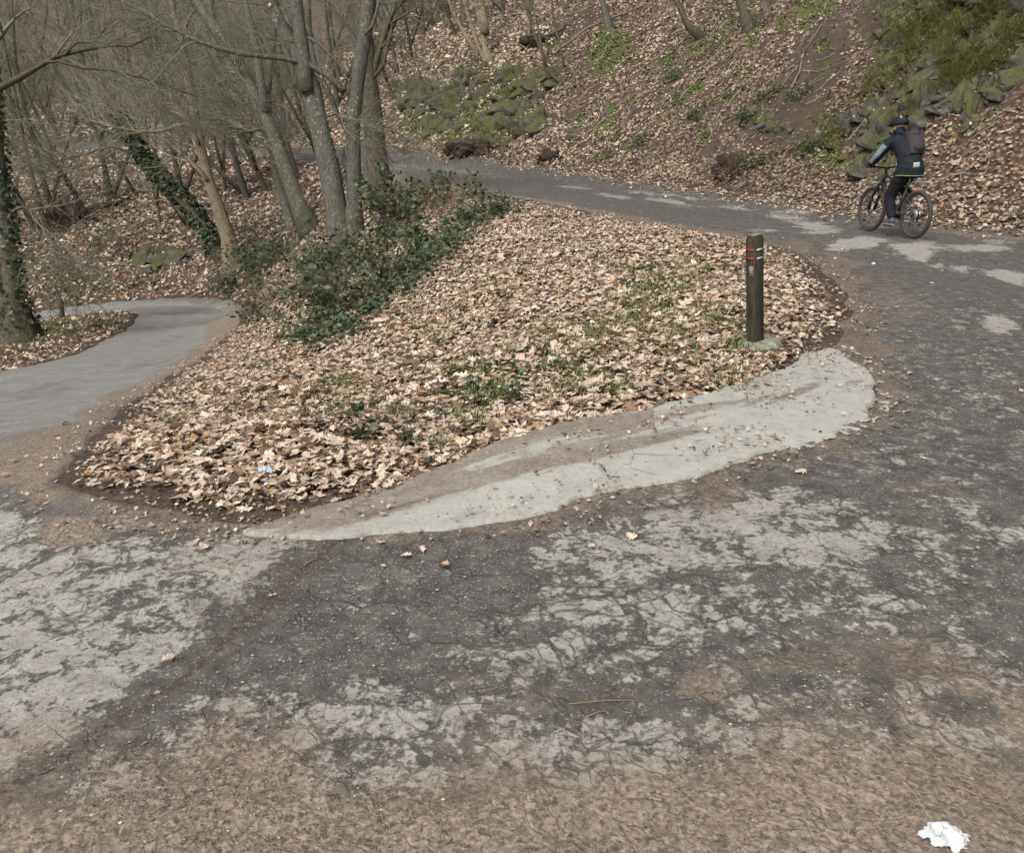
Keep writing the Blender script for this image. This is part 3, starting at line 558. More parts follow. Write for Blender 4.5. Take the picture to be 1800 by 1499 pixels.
# the bank above the upper road
x, y = area_pts(-16, 17, 9, 62, 260, rng); d = RD(x, y); r = np.hypot(x, y)
P = onground(x, y, .01, rng); u, v = pix(P)
FE = np.array(FAR_EDGE); far_side = (d > .02) & (x > np.interp(y, FE[:, 1], FE[:, 0])-.05)      # beyond the carriageway
bare = np.clip(gau(u, v, SOIL)*1.0, 0, .93)+np.clip(gau(u, v, MOSS)*.85, 0, .85)
dens = np.clip((17/r)**1.0, .25, 1)*(1-np.clip(bare, 0, .95))*np.clip(.76+fbm(x*.8, y*.8, 81, 4)*3.0, .10, 1)
k = far_side & (rng.random(len(x)) < dens) & infov(P); x, y, P, r, u, v = x[k], y[k], P[k], r[k], u[k], v[k]
Nn = normal(x, y, .3); P += Nn*rng.uniform(0, .05, (len(x), 1)); P[:, 2] += .01
sz = rng.lognormal(math.log(.085), .3, len(x))*np.clip(r/26, .85, 1.7)
rustp = np.clip(gau(u, v, [(1720,260,130,70,20,.9),(1640,330,90,40,0,.5),(1300,300,120,25,5,.45)]), 0, 1)
col = np.where((rng.random(len(x)) < rustp)[:, None], palette(len(x), PW_RUST, rng), np.where((rng.random(len(x)) < .5)[:, None], palette(len(x), PW_GREY, rng), palette(len(x), PW_MAIN, rng)))*np.clip(.72+fbm(x*.35, y*.35, 29, 3)*.9, .45, .95)[:, None]
V, Fc = leaves(P, Nn, sz, T_OVAL, rng, .55, .5) if False else leaves(P, Nn, sz, T_DIAM, rng, .45, .6); put(V, Fc, col, 4)
print('bank leaves', len(x))
# far slopes behind the lower bend
x, y = area_pts(-50, 2, 12, 75, 60, rng); d = RD(x, y); r = np.hypot(x, y); P = onground(x, y, .01, rng)
k = (d > .05) & infov(P) & ~((x > -8) & (y < 24) & (x > -7-(y-12)*.0)) & (rng.random(len(x)) < np.clip(26/r, .3, 1)*np.clip(1+fbm(x*.6, y*.6, 83, 3)*1.8, .2, 1)); x, y, P, r = x[k], y[k], P[k], r[k]
Nn = normal(x, y, .4); P[:, 2] += rng.uniform(0, .05, len(x)); sz = .10*rng.lognormal(0, .25, len(x))*np.clip(r/24, 1, 2.2)
col = np.where((rng.random(len(x)) < .5)[:, None], palette(len(x), PW_GREY, rng), palette(len(x), PW_MAIN, rng))
V, Fc = leaves(P, Nn, sz, T_DIAM, rng, .45, .7); put(V, Fc, col, 4)
print('far leaves', len(x))
x, y = area_pts(-6, 5, 2.8, 16, 900, rng); d = RD(x, y); si = sdf(x, y, STRIP); q = fbm(x*2.5, y*2.5, 15, 3)
k = ((d > -.22) | ((si < 0) & (si > -.35))) & ((d < .75) | (si < .12)) & (rng.random(len(x)) < np.clip(.28+q*1.6, .03, 1)*np.where((si < .05) & (d < -.1), .3, 1)); x, y = x[k], y[k]; P = np.stack([x, y, np.where(RD(x, y) > 0, H(x, y), Hr(x, y))+.012+.035*(sdf(x, y, STRIP) < 0)], 1)
V, Fc = leaves(P, np.tile([0, 0, 1.], (len(x), 1)), rng.uniform(.008, .036, len(x)), T_DIAM, rng, .35, .5); put(V, Fc, palette(len(x), PW_GREY, rng)*.85, 4); print('bits', len(x))
litter = mk('leaf_litter', np.vstack(LV), np.vstack([f for f in LF]), M_LEAF, None, np.vstack(LC)); tag(litter, kind='stuff')
# a few leaves strayed on to the road
LV, LF, LC, ln = [], [], [], [0]
x, y = area_pts(-3.5, 5, 2.2, 12, 9, rng); d = RD(x, y); k = (d < -.02) & (rng.random(len(x)) < np.where(d > -.5, .8, .10)); x, y = x[k], y[k]
P = np.stack([x, y, Hr(x, y)+.016+.04*in_strip(x, y)], 1); V, Fc = leaves(P, np.tile([0, 0, 1.], (len(x), 1)), rng.uniform(.03, .065, len(x)), T_OAK, rng, .2, .4); put(V, Fc, palette(len(x), PW_MAIN, rng), len(T_OAK[0]))
x, y = FAR_EDGE[8][0]+np.zeros(1), 0
pts = smooth_line(np.array(FAR_EDGE)[3:, :], 60); pts = pts[(pts[:, 1] > 8) & (pts[:, 1] < 40)]
i = rng.integers(0, len(pts), 2600); x = pts[i, 0]-rng.exponential(.16, 2600)+.05; y = pts[i, 1]-rng.exponential(.10, 2600)
P = np.stack([x, y, Hr(x, y)+.015], 1); V, Fc = leaves(P, np.tile([0, 0, 1.], (len(x), 1)), rng.uniform(.06, .12, len(x)), T_DIAM, rng, .25, .5); put(V, Fc, palette(len(x), PW_MAIN, rng), 4)
tag(mk('stray_leaves', np.vstack(LV), np.vstack(LF), M_LEAF, None, np.vstack(LC)), kind='stuff')

# ------------------------------------------------------------------ chippings and straw on the near road
def octa(P, s, rng):
    N = len(P); b = np.array([(1,0,0),(-1,0,0),(0,1,0),(0,-1,0),(0,0,.5),(0,0,-.4)], float)
    V = b[None]*rng.uniform(.6, 1.2, (N, 6, 1)); a = rng.uniform(0, 2*pi, N); c, s_ = np.cos(a), np.sin(a)
    X = V[..., 0]*c[:, None]-V[..., 1]*s_[:, None]; Y = V[..., 0]*s_[:, None]+V[..., 1]*c[:, None]
    V = np.stack([X, Y*.8, V[..., 2]], -1)*s[:, None, None]+P[:, None, :]
    f = np.array([(0,2,4),(2,1,4),(1,3,4),(3,0,4)]); return V.reshape(-1, 3), (f[None]+(np.arange(N)*6)[:, None, None]).reshape(-1, 3)
n = 44000; r = rng.uniform(1.15, 8.5, n)*rng.uniform(.5, 1, n)**.4; th = rng.uniform(-.62, .62, n); x = r*np.sin(th); y = r*np.cos(th); d = RD(x, y)
cl = fbm(x*1.1, y*1.1, 61, 4); k = (d < -.03) & ~in_strip(x, y) & (y > 1.2) & (rng.random(n) < np.clip(.42+cl*2.2, .04, 1)); x, y = x[k], y[k]
P = np.stack([x, y, Hr(x, y)+.002], 1); u, v = pix(P); s = rng.lognormal(math.log(.0036), .42, len(x))
tone = rng.choice(5, len(x), p=[.27, .25, .22, .15, .11]); STC = np.array([(.30,.275,.235),(.21,.185,.155),(.13,.11,.095),(.22,.155,.11),(.46,.42,.36)])
V, Fc = octa(P, s, rng); tag(mk('gravel', V, Fc, M_STONE, None, np.repeat(STC[tone]*rng.uniform(.8, 1.1, (len(x), 1)), 6, 0)), kind='stuff'); print('chips', len(x))
n = 15000; r = rng.uniform(1.2, 6, n)*rng.uniform(.45, 1, n)**.6; th = rng.uniform(-.62, .62, n); x = r*np.sin(th); y = r*np.cos(th); d = RD(x, y); P = np.stack([x, y, Hr(x, y)+.004], 1); u, v = pix(P)
k = (d < -.02) & (rng.random(n) < np.clip(sst(1180, 1400, v)*.75+gau(u, v, BROWN_G)*.3+gau(u, v, GRIT_G)*.5, .03, 1)); P = P[k]; N = len(P); a = rng.uniform(0, 2*pi, N); L = rng.lognormal(math.log(.010), .55, N)
dv = np.stack([np.cos(a), np.sin(a), rng.normal(0, .12, N)], 1)*L[:, None]; bend = rng.normal(0, .10, (N, 1))*np.stack([-np.sin(a), np.cos(a), np.zeros(N)], 1)*L[:, None]
PP = np.stack([P-dv*.5, P+bend*.5, P+dv*.5], 1); PP[..., 2] = np.maximum(PP[..., 2], P[:, None, 2]); V, Fc = tubes(PP, np.tile(rng.uniform(.0007, .0014, (N, 1)), (1, 3)), 3)
SC = np.array([(.25,.19,.125),(.34,.27,.19),(.11,.078,.057),(.17,.12,.085)]); tag(mk('straw_bits', V, Fc, M_STRAW, None, np.repeat(SC[rng.integers(4, size=N)], 9, 0)), kind='stuff')

# ------------------------------------------------------------------ grass and small herbs
def blades(P, h, lean, rng, w_=.006, az=None):
    N = len(P); a = rng.uniform(0, 2*pi, N) if az is None else az+rng.normal(0, .5, N); d = np.stack([np.cos(a), np.sin(a), np.zeros(N)], 1); s = np.stack([-np.sin(a), np.cos(a), np.zeros(N)], 1)
    up = np.array([0, 0, 1.]); h = h[:, None]; l = lean[:, None]
    m = P+up*h*.6+d*h*l*.35; t = P+up*h*(1-l*.45)+d*h*l
    V = np.stack([P-s*w_, P+s*w_, m+s*w_*.7, m-s*w_*.7, t], 1).reshape(-1, 3); o = (np.arange(N)*5)[:, None]
    return V, np.array([[0, 1, 2, 3]])+o, np.array([[3, 2, 4]])+o
GT = [(1150,515,34,16,260),(1135,540,30,18,200),(1185,500,30,16,180),(1050,585,34,14,220),(1090,570,30,12,200),(1215,470,30,12,90),(600,676,18,9,120),(810,655,45,10,150),(800,565,30,9,120),(470,708,20,8,60),(765,600,30,9,60),(860,680,40,12,90),(985,600,40,12,120),(640,720,50,14,70),(835,740,24,10,100),(1000,690,40,9,60),(1240,560,30,12,110),(1290,575,20,10,90),(560,700,30,10,50),(760,790,24,8,30),(1180,600,50,12,110),(940,630,60,12,110),(1010,434,20,5,70),(1110,480,40,12,80),(60,585,60,10,500),(130,573,50,6,300),(5,600,20,18,200)]
gb = MB()
GT += [(a, b, 26, 9, 45) for a, b in rng.uniform((560, 470), (1300, 730), (26, 2))]
for (gu, gv, ru, rv, cnt) in GT:
    cnt = int(cnt*1.5)
    uu = gu+rng.normal(0, ru*.95, cnt); vv = gv+rng.normal(0, rv*1.05, cnt); P = hit(uu, vv); k = RD(P[:, 0], P[:, 1]) > .05; P = P[k]
    sc_ = np.clip(depth(P)/9, 1, 1.5)
    V, a, b = blades(P, rng.uniform(.04, .13, len(P))*sc_, rng.uniform(.2, .9, len(P)), rng, .0045)
    c = np.array([(.12,.17,.04),(.18,.22,.06),(.26,.25,.10),(.08,.12,.03)])[rng.integers(4, size=len(P))]*rng.uniform(.8, 1.25, (len(P), 1)); gb.add(V, a, b, col=np.repeat(c, 5, 0))
tag(gb.mk('grass', M_GRASS), kind='stuff')
# moss cushions and hanging green on the bank
mb_ = MB()
for (gu, gv, ru, rv, an, wt) in MOSS[:19]+MOSS[-48:]:
    cnt = int(min(2600, ru*rv*.75)) if ru < 65 else 700; q = rng.normal(0, .55, (cnt, 2))*[ru, rv]; c, s = cos(radians(an)), sin(radians(an))
    P = hit(gu+q[:, 0]*c-q[:, 1]*s, gv+q[:, 0]*s+q[:, 1]*c); k = (RD(P[:, 0], P[:, 1]) > .3) & (fbm(P[:, 0]*1.6, P[:, 1]*1.6, 87, 3) > -.06); P = P[k]; Nn = normal(P[:, 0], P[:, 1], .2)
    dd = depth(P); V, Fc = leaves(P+Nn*.02, Nn, rng.uniform(.025, .085, len(P))*np.clip(dd/20, .8, 1.8), T_DIAM, rng, .7, .8)
    c = np.array([(.075,.095,.018),(.125,.15,.026),(.18,.20,.04),(.05,.06,.016),(.08,.07,.03)])[rng.integers(5, size=len(P))]; mb_.add(V, Fc, col=np.repeat(c, 4, 0))
tag(mb_.mk('moss', M_GREEN), kind='stuff')
# ------------------------------------------------------------------ trees
def resample(P, R, K):
    P = np.asarray(P, float); R = np.asarray(R, float); s = np.r_[0, np.cumsum(np.linalg.norm(np.diff(P, axis=0), axis=1))]; t = np.linspace(0, s[-1], K)
    return np.stack([np.interp(t, s, P[:, i]) for i in range(3)], 1), np.interp(t, s, R)
def spawn(P, R, n, rng, s0, s1, ang, L, K, grav=0., wob=.2, rk=.55, rtip=.003, rmin=.004, bias=None):
    """n side branches on every parent polyline"""
    N, Kp, _ = P.shape; i = np.repeat(np.arange(N), n); M = len(i)
    s = rng.uniform(s0, s1, M); f = s*(Kp-1); k = np.minimum(f.astype(int), Kp-2); f = (f-k)[:, None]
    A = P[i, k]; B = P[i, k+1]; p = A*(1-f)+B*f; r = R[i, k]*(1-f[:, 0])+R[i, k+1]*f[:, 0]; d = nrm(B-A)
    q = rng.normal(0, 1, (M, 3)); q = nrm(q-d*(q*d).sum(1, keepdims=True))
    if bias is not None: q = nrm(q+np.asarray(bias))
    a = rng.uniform(*ang, M)[:, None]; d = nrm(d*np.cos(a)+q*np.sin(a)); Ln = rng.uniform(*L, M)*(1.15-.6*s)
    pts = [p]; h = (Ln/(K-1))[:, None]
    for _ in range(K-1):
        pts.append(pts[-1]+d*h); d = nrm(d+rng.normal(0, wob, (M, 3))+np.array([0, 0, grav]))
    r0 = np.maximum(r*rk*rng.uniform(.6, 1, M), rmin); t = np.linspace(0, 1, K)
    return np.stack(pts, 1), r0[:, None]*(1-t)+rtip*t
def wobble(P, R, rng, K, amp):
    P, R = resample(P, R, K); n = rng.normal(0, 1, (K, 3)); n = np.cumsum(n, 0); n -= np.linspace(0, 1, K)[:, None]*n[-1]; return P+n*amp*R[:, None], R
def trunk_mesh(lines, name, mat, parent, sides=10, flare=True):
    mb = MB()
    for P, R in lines:
        V, Q, T = tube(P, R, sides); n = fbm(V[:, 0]*7+V[:, 2]*2.5, V[:, 1]*7-V[:, 2]*1.6, 3, 4)
        c = np.repeat(P, sides, 0); c = np.vstack([c, P[:1], P[-1:]]); V = c+(V-c)*(1+n[:, None]*.55); mb.add(V, Q, T)
    return mb.mk(name, mat, parent, smooth=True)
def tube_set(sets, name, mat, parent=None, link=True):
    mb = MB()
    for P, R, sides in sets:
        V, Q = tubes(P, R, sides); mb.add(V, Q)
    return mb.mk(name, mat, parent, link=link)
def dense_crown(stems, rng, n1=8, n2=7, n3=6, L1=(1.5, 3.5), L2=(.7, 1.8), L3=(.3, .9), s0=.35, grav=.03, bias=None, tw=.0035):
    P = np.stack([resample(p, r, 10)[0] for p, r in stems]); R = np.stack([resample(p, r, 10)[1] for p, r in stems])
    a = spawn(P, R, n1, rng, s0, 1, (.4, 1.0), L1, 7, grav, .16, .5, .008, .012, bias)
    b = spawn(*a, n2, rng, .2, 1, (.4, 1.0), L2, 6, grav, .2, .6, .005, .006)
    c = spawn(*b, n3, rng, .15, 1, (.3, .9), L3, 4, grav, .22, .6, tw*.8, tw)
    return [(*a, 5), (*b, 4), (*c, 3)]
def from_px(pts, d0, lean=0.0, base=None):
    """trunk line: picture points up the stem, standing at distance d0 and leaning away by lean per metre"""
    P = []; z0 = None
    for (u, v, wpx) in pts:
        p = ray(u, v)*d0; z0 = p[2] if z0 is None else z0; d = d0+lean*(p[2]-z0); P.append(np.r_[ray(u, v)*d, wpx*.5*d/F])
    P = np.array(P); return P[:, :3], P[:, 3]
def extend(P, R, L, up=.5, rt=.3):
    d = nrm((P[-1]-P[-2])[None])[0]; out = [P]; rr = [R]; n = 4; p = P[-1]; r = R[-1]
    for i in range(n):
        d = nrm((d+np.array([0, 0, up/n]))[None])[0]; p = p+d*L/n; out.append(p[None]); rr.append([r*(1-(1-rt)*(i+1)/n)])
    return np.vstack(out), np.concatenate(rr)
def local(lines, o):
    return [(P-o, R) for P, R in lines]
def sets_local(S, o): return [(P-o, R, k) for P, R, k in S]
def sink(P, R, fl=1.35, dep=.35):
    d = nrm((P[0]-P[1])[None])[0]; P = np.vstack([P[0]+np.array([0, 0, -dep])+d*.0, P]); R = np.r_[R[0]*fl*1.15, R]; R = R.copy(); R[1] *= fl; return P, R
def hero(name, label, lines_px, d0, lean, mat, ext, crown, seed, group=None, limbs=(), K=14, twigmat=None):
    """tree standing where the first picture point meets the ground; every stem a pixel polyline"""
    rng = np.random.default_rng(seed); L = []
    for j, pts in enumerate(lines_px):
        P, R = from_px(pts, d0, lean)
        if ext: P, R = extend(P, R, ext*rng.uniform(.8, 1.2))
        P, R = wobble(P, R, rng, K, .12)
        if j == 0 or pts[0][1] >= lines_px[0][0][1]-15: P, R = sink(P, R)
        L.append((P, R))
    o = L[0][0][1].copy(); t = thing(name, label, 'tree', o, group=group)
    trunk_mesh(local(L, o), 'trunk', mat, t, 12)
    LM = []
    for pts in limbs:
        P, R = from_px(pts, d0, lean); P, R = wobble(P, R, rng, 12, .25); LM.append((P, R))
    for l in LM: trunk_mesh(local([l], o), 'limb', mat, t, 7)
    S = dense_crown(L+LM, rng, **crown) if crown else []
    if S: tube_set(sets_local(S, o), 'crown', twigmat or M_TWIG, t)
    return t, L, LM, o
def ivy_on(t, L, o, n, s0, s1, rng, size=(.06, .12), off=.05, parent=True, name='ivy'):
    P, R = resample(*L, 40); s = rng.uniform(s0, s1, n)*39; k = np.minimum(s.astype(int), 38); f = (s-k)[:, None]; p = P[k]*(1-f)+P[k+1]*f; r = R[k]
    d = nrm(P[k+1]-P[k]); q = rng.normal(0, 1, (n, 3)); q = nrm(q-d*(q*d).sum(1, keepdims=True)); k2 = fbm(s*.35+q[:, 0]*2, q[:, 1]*2+s*.1, 5, 3) > -.12
    p = p+q*(r[:, None]*1.05+rng.uniform(0, off, (n, 1))); p, q = p[k2], q[k2]; n = len(p)
    V, Fc = leaves(p-o, nrm(q+np.array([0, 0, .5])), rng.uniform(*size, n), T_IVY, rng, .5, .3)
    c = IVC[rng.choice(len(IVC), n)]*rng.uniform(.75, 1.25, (n, 1)); ob = mk(name, V, Fc, M_GREEN, t, np.repeat(c, len(T_IVY[0]), 0)); return ob
IVC = np.array([(.026,.048,.022),(.042,.072,.03),(.064,.10,.042),(.024,.036,.016),(.10,.12,.055),(.085,.07,.034)])
D = lambda u, v: float(depth(hit1(u, v)[None])[0])
CR = dict(n1=9, n2=6, n3=6)
# the twin-stemmed tree on the edge of the wedge
d1 = D(606, 428)
t, L, LM, o = hero('twin_stem_tree', 'grey twin-stemmed tree rising from the ivy at the edge of the leafy wedge', [
    [(603,432,46),(588,370,40),(572,300,38),(556,230,36),(545,180,37),(534,130,34),(512,80,26),(490,40,23),(467,0,22),(445,-60,20)],
    [(619,432,40),(623,370,30),(621,290,27),(620,213,27),(624,150,27),(634,90,25),(646,20,24),(652,-60,22)],
    [(541,165,24),(532,110,24),(527,60,23),(521,0,22),(513,-60,20)]], d1, .05, M_BARK, 4.5, dict(n1=7, n2=6, n3=5, s0=.55, L1=(1, 2.6)), 1,
    limbs=[[(606,162,15),(585,140,13),(562,122,11),(540,112,10),(500,102,10),(455,98,10),(417,94,9),(380,83,8),(345,71,7),(310,55,6),(275,35,5),(240,15,4),(200,-5,3)],
           [(612,135,7),(595,112,6),(575,90,6),(555,72,5),(530,62,4),(505,40,3)],[(575,205,4),(590,200,4),(605,212,4)],[(641,60,7),(655,45,6),(664,20,6),(670,-30,5)]])
mb = MB()
for (u, v, a_) in ((607, 139, 200), (659, 60, -30), (478, 12, 110)):
    p = ray(u, v)*(d1-.12)-o; V, Q, T = tube([p, p+np.array([cos(radians(a_))*.09, -.05, sin(radians(a_))*.03])], [.036, .034], 10); c = np.tile([(.16,.14,.11)], (len(V), 1)); c[-1] = (.55, .46, .33); c[-12:-2] = (.5, .41, .29); mb.add(V, Q, T, col=c)
    stub = mb.mk('cut_branch_stub', M_STONE, t); mb = MB()
# straight trunk behind it
d2 = D(672, 350)
hero('brown_trunk_tree', 'straight brown-barked tree close behind the twin-stemmed tree', [[(670,352,42),(662,310,38),(656,260,37),(650,200,37),(645,150,36),(641,100,33),(636,50,30),(632,0,28),(628,-60,26)]], d2, .03, M_BARKB, 5, dict(n1=8, n2=6, n3=5, s0=.5), 2,
     limbs=[[(650,165,14),(655,130,12),(660,105,12),(672,70,11),(684,35,10),(700,8,9),(725,-12,8)],[(668,85,6),(690,60,6),(708,82,5),(722,100,4)],[(655,140,9),(672,120,8),(690,50,6),(700,30,5)],[(690,40,5),(712,25,4),(735,10,3)]])
# lichened leaning tree to the left
d3 = D(545, 400)
t, L, LM, o = hero('leaning_lichen_tree', 'leaning tree with pale lichen patches left of the twin-stemmed tree', [
    [(556,412,40),(536,370,33),(516,320,28),(497,270,25),(480,225,24),(464,190,23),(447,160,23),(430,128,22),(410,95,21),(385,60,20),(352,16,18),(320,-30,17)],
    [(466,200,16),(462,170,15),(455,130,14),(449,80,13),(440,45,12),(430,5,11),(422,-40,10)]], d3, .05, M_BARKL, 4.5, dict(n1=10, n2=7, n3=6, s0=.3), 3,
    limbs=[[(485,235,8),(462,226,7),(440,232,6),(415,222,5),(390,210,4),(362,208,3)],[(500,280,6),(470,262,5),(440,235,5),(410,215,4),(375,208,3)],[(420,110,7),(395,85,6),(355,75,5),(330,60,4),(290,52,3)],[(512,330,6),(495,290,6),(480,262,5),(470,240,4)]])
hero('slim_lichen_tree', 'slim leaning tree directly behind the lichened leaning tree', [[(520,418,22),(505,370,17),(490,320,16),(478,270,15),(470,210,15),(470,150,13),(480,80,12),(488,0,11)]], d3+1.2, .04, M_BARKL, 4, dict(n1=7, n2=6, n3=5, s0=.35), 4)
# tan leaning tree and the ivy-clad one beside the lower bend
d4 = D(418, 468)
hero('tan_leaning_tree', 'tan-barked leaning tree standing at the outer edge of the lower bend', [[(415,472,32),(404,430,27),(395,398,25),(381,360,22),(367,320,19),(356,280,17),(346,240,17),(340,205,16),(335,160,14),(325,100,12),(310,40,10)]], d4, .06, M_BARKT, 4, dict(n1=9, n2=7, n3=6, s0=.25), 5, twigmat=M_TWIGL,
     limbs=[[(365,318,9),(348,295,8),(325,272,7),(300,255,6),(275,238,6),(256,225,5),(245,205,4),(225,175,3)],[(343,225,8),(320,215,6),(290,228,5),(255,230,5),(225,226,4),(190,222,3),(160,212,2.5)],[(350,255,6),(325,205,5),(310,185,4),(285,182,3),(262,190,3)]])
t, L, LM, o = hero('ivy_clad_tree', 'strongly leaning trunk wrapped in dark ivy behind the lower bend', [[(388,452,24),(365,415,22),(340,378,21),(312,345,20),(285,320,19),(258,287,18),(238,260,17),(222,230,15),(205,197,12),(180,150,10),(150,90,8)]], d4+1.5, .05, M_BARKB, 3, dict(n1=9, n2=7, n3=6, s0=.4), 6,
     limbs=[[(262,292,6),(240,275,5),(215,263,5),(190,258,4),(160,270,4),(120,278,3),(90,285,3)],[(280,310,5),(255,290,5),(205,285,4),(150,300,3),(100,290,3)]])
ivy_on(t, L[0], o, 3600, .06, .55, rng, (.09, .18), .16)
# thick ivied trunk at the left edge
d6 = D(32, 597)
t, L, LM, o = hero('ivied_oak', 'thick dark trunk with ivy leaves by the lower road at the left edge', [[(36,598,54),(26,560,44),(18,510,38),(10,460,34),(4,410,32),(-2,360,30),(-8,300,28),(-15,200,26),(-24,80,24)]], d6, .05, M_BARKB, 5, dict(n1=10, n2=7, n3=6, s0=.5), 7,
     limbs=[[(5,400,9),(18,370,7),(40,362,6),(62,375,4),(85,390,3)],[(16,455,5),(40,452,4),(62,455,3)],[(-22,220,14),(-40,190,13),(-30,166,12),(0,149,11),(30,136,10),(60,120,9),(90,103,9),(110,97,8),(150,88,6),(190,80,5),(230,82,4),(262,66,3)],[(80,110,6),(110,107,5),(140,120,5),(185,122,4),(235,132,4),(280,145,3),(330,165,2)],[(115,95,4),(135,75,4),(165,78,3),(185,50,2.5),(200,40,2)]])
ivy_on(t, L[0], o, 1900, .04, .62, rng, (.08, .15), .12)

# bare trees of the wood: five made, the rest copied
def wood_tree(seed, h, r, lean, forks, mat, twig, dens=1.):
    rng = np.random.default_rng(seed); L = []
    d = nrm(np.array([[lean, rng.normal(0, .06), 1]]))[0]; n = 9; p = np.zeros(3); P = [np.array([0, 0, -.5]), p]; R = [r*1.35, r*1.2]
    for i in range(n):
        p = p+d*h/n; d = nrm((d+rng.normal(0, .05, 3)+np.array([0, 0, .03]))[None])[0]; P.append(p); R.append(r*(1-.85*(i+1)/n))
    P = np.array(P); R = np.array(R); L.append((P, R))
    for k in range(forks):
        i = rng.integers(1, 4); q = P[i]; dd = nrm(np.array([[rng.normal(lean, .35), rng.normal(0, .3), 1]]))[0]; PP = [q]; RR = [r*.7]
        for j in range(7):
            q = q+dd*h*.11; dd = nrm((dd+rng.normal(0, .07, 3))[None])[0]; PP.append(q); RR.append(r*.7*(1-.8*(j+1)/7))
        L.append((np.array(PP), np.array(RR)))
    mb = MB()
    for P_, R_ in L: mb.add(*tube(P_, R_, 7))
    tm = mb.mk('trunk', mat, link=False, smooth=True)
    S = dense_crown(L, rng, n1=int(15/(1+forks*.5)), n2=8, n3=int(7*dens), L1=(.14*h, .36*h), L2=(.08*h, .18*h), L3=(.035*h, .10*h), s0=.16, grav=.02, bias=(lean*1.2, 0, 0), tw=.0048)
    return tm, tube_set(S, 'crown', twig, link=False)
PROTO = [wood_tree(101, 10, .15, -.35, 1, M_BARKB, M_TWIG), wood_tree(102, 12, .17, -.2, 1, M_BARK, M_TWIG), wood_tree(103, 9, .10, -.42, 2, M_BARKL, M_TWIGL, 1.2), wood_tree(104, 13, .2, -.1, 1, M_BARKB, M_TWIG), wood_tree(105, 8, .085, .05, 2, M_BARKT, M_TWIGL, .8)]
def plant(k, u, v, s, rz=0., label='', group=None, name='bare_tree', P=None, crown=True):
    P = hit1(u, v) if P is None else P; t = thing(name, label, 'tree', P, rz, group); t.scale = (s, s, s)
    link_obj('trunk', PROTO[k][0], t)
    if crown: link_obj('crown', PROTO[k][1], t)
    return t
rng = np.random.default_rng(5)
LOWW = [(64,405,0,.9),(88,412,1,.7),(150,380,0,.8),(196,352,3,.7),(240,345,2,.9),(30,395,1,.9),(330,400,2,.8),(432,345,1,.9),(468,335,0,.8),(322,350,3,.7),(520,312,1,.9),(575,318,0,.8),(395,340,4,1.1),(130,340,2,.9),(10,440,4,1.0),(280,395,4,.8),(505,300,4,.9),(90,365,3,.7)]
ORD = 'first second third fourth fifth sixth seventh eighth ninth tenth eleventh twelfth thirteenth fourteenth fifteenth sixteenth seventeenth eighteenth nineteenth twentieth'.split()
for i, (u, v, k, s) in enumerate(sorted(LOWW)): plant(k, u, v, s, rng.normal(0, .35), ORD[i]+' from the left of the bare trees on the slope behind the lower bend', 'bare trees on the slope behind the lower bend')
for (u, v) in [(20,262),(70,258),(125,255),(175,250),(230,252),(285,247),(340,250),(395,246),(450,245),(500,243),(560,238),(600,232),(40,225),(110,215),(190,222),(262,210),(330,215),(400,205),(470,200),(540,200),(590,190),(0,190),(75,180),(150,170),(230,165),(310,160),(390,150),(450,140),(520,150),(580,140),(40,130),(130,120),(220,105),(310,95),(400,85),(480,80),(560,85),(620,110)]:
    plant(rng.integers(0, 4), u+rng.normal(0, 12), v+rng.normal(0, 5), rng.uniform(.8, 1.25), rng.normal(0, .5), 'bare tree on the distant wooded hillside above the far road', 'bare trees on the distant hillside')
UPB = [(700,130,1,.55),(725,110,0,.6),(745,60,3,.6),(762,45,1,.6),(800,62,0,.55),(815,40,4,.7),(690,60,2,.6),(668,110,3,.6),(885,25,1,.5),(905,20,4,.7),(930,60,4,.6),(775,20,3,.6),(715,40,1,.6),(640,80,1,.7),(690,170,0,.5),(735,30,2,.6),(870,15,0,.5),(990,18,4,.5),(1020,10,4,.5)]
for i, (u, v, k, s) in enumerate(sorted(UPB)): plant(k, u, v, s*1.3, rng.normal(0, .5)+.3, ORD[i]+' from the left of the thin bare trees on the steep upper hillside', 'thin bare trees on the upper hillside')
# individually recognisable stems on the upper bank
hero('pale_stem_clump', 'clump of pale bare stems growing from the top of the mossy rocks', [[(858,106,16),(850,80,9),(846,55,8),(841,28,8),(836,0,8),(828,-40,7)],[(854,106,8),(842,85,7),(834,60,7),(825,30,7),(817,0,7),(805,-40,6)],[(838,92,9),(826,75,8),(814,55,7),(800,28,6),(788,0,6),(775,-40,5)],[(852,60,16),(850,30,15),(847,0,14),(845,-40,13)]], D(858, 107), .05, M_BARKT, 5, dict(n1=8, n2=5, n3=4, s0=.3), 21)
hero('upright_grey_trunk', 'single upright grey trunk standing above the bright moss patch', [[(1072,55,15),(1067,35,13),(1061,15,12),(1054,-8,12),(1045,-50,11)]], D(1072, 55), .05, M_BARK, 6, dict(n1=9, n2=5, n3=4, s0=.4), 22)
hero('crooked_dark_trunk', 'crooked dark trunk bending out of the upper bank', [[(1236,66,16),(1222,52,14),(1208,44,13),(1202,28,12),(1194,12,11),(1182,-6,11),(1165,-40,10)]], D(1236, 66), .05, M_BARKB, 6, dict(n1=9, n2=5, n3=4, s0=.5), 23)
hero('brown_bank_trunk', 'short straight brown trunk at the top edge of the bank, right of the crooked one', [[(1316,48,20),(1309,30,17),(1303,12,15),(1297,-8,14),(1285,-50,13)]], D(1316, 48), .05, M_BARKB, 6, dict(n1=9, n2=5, n3=4, s0=.5), 24)
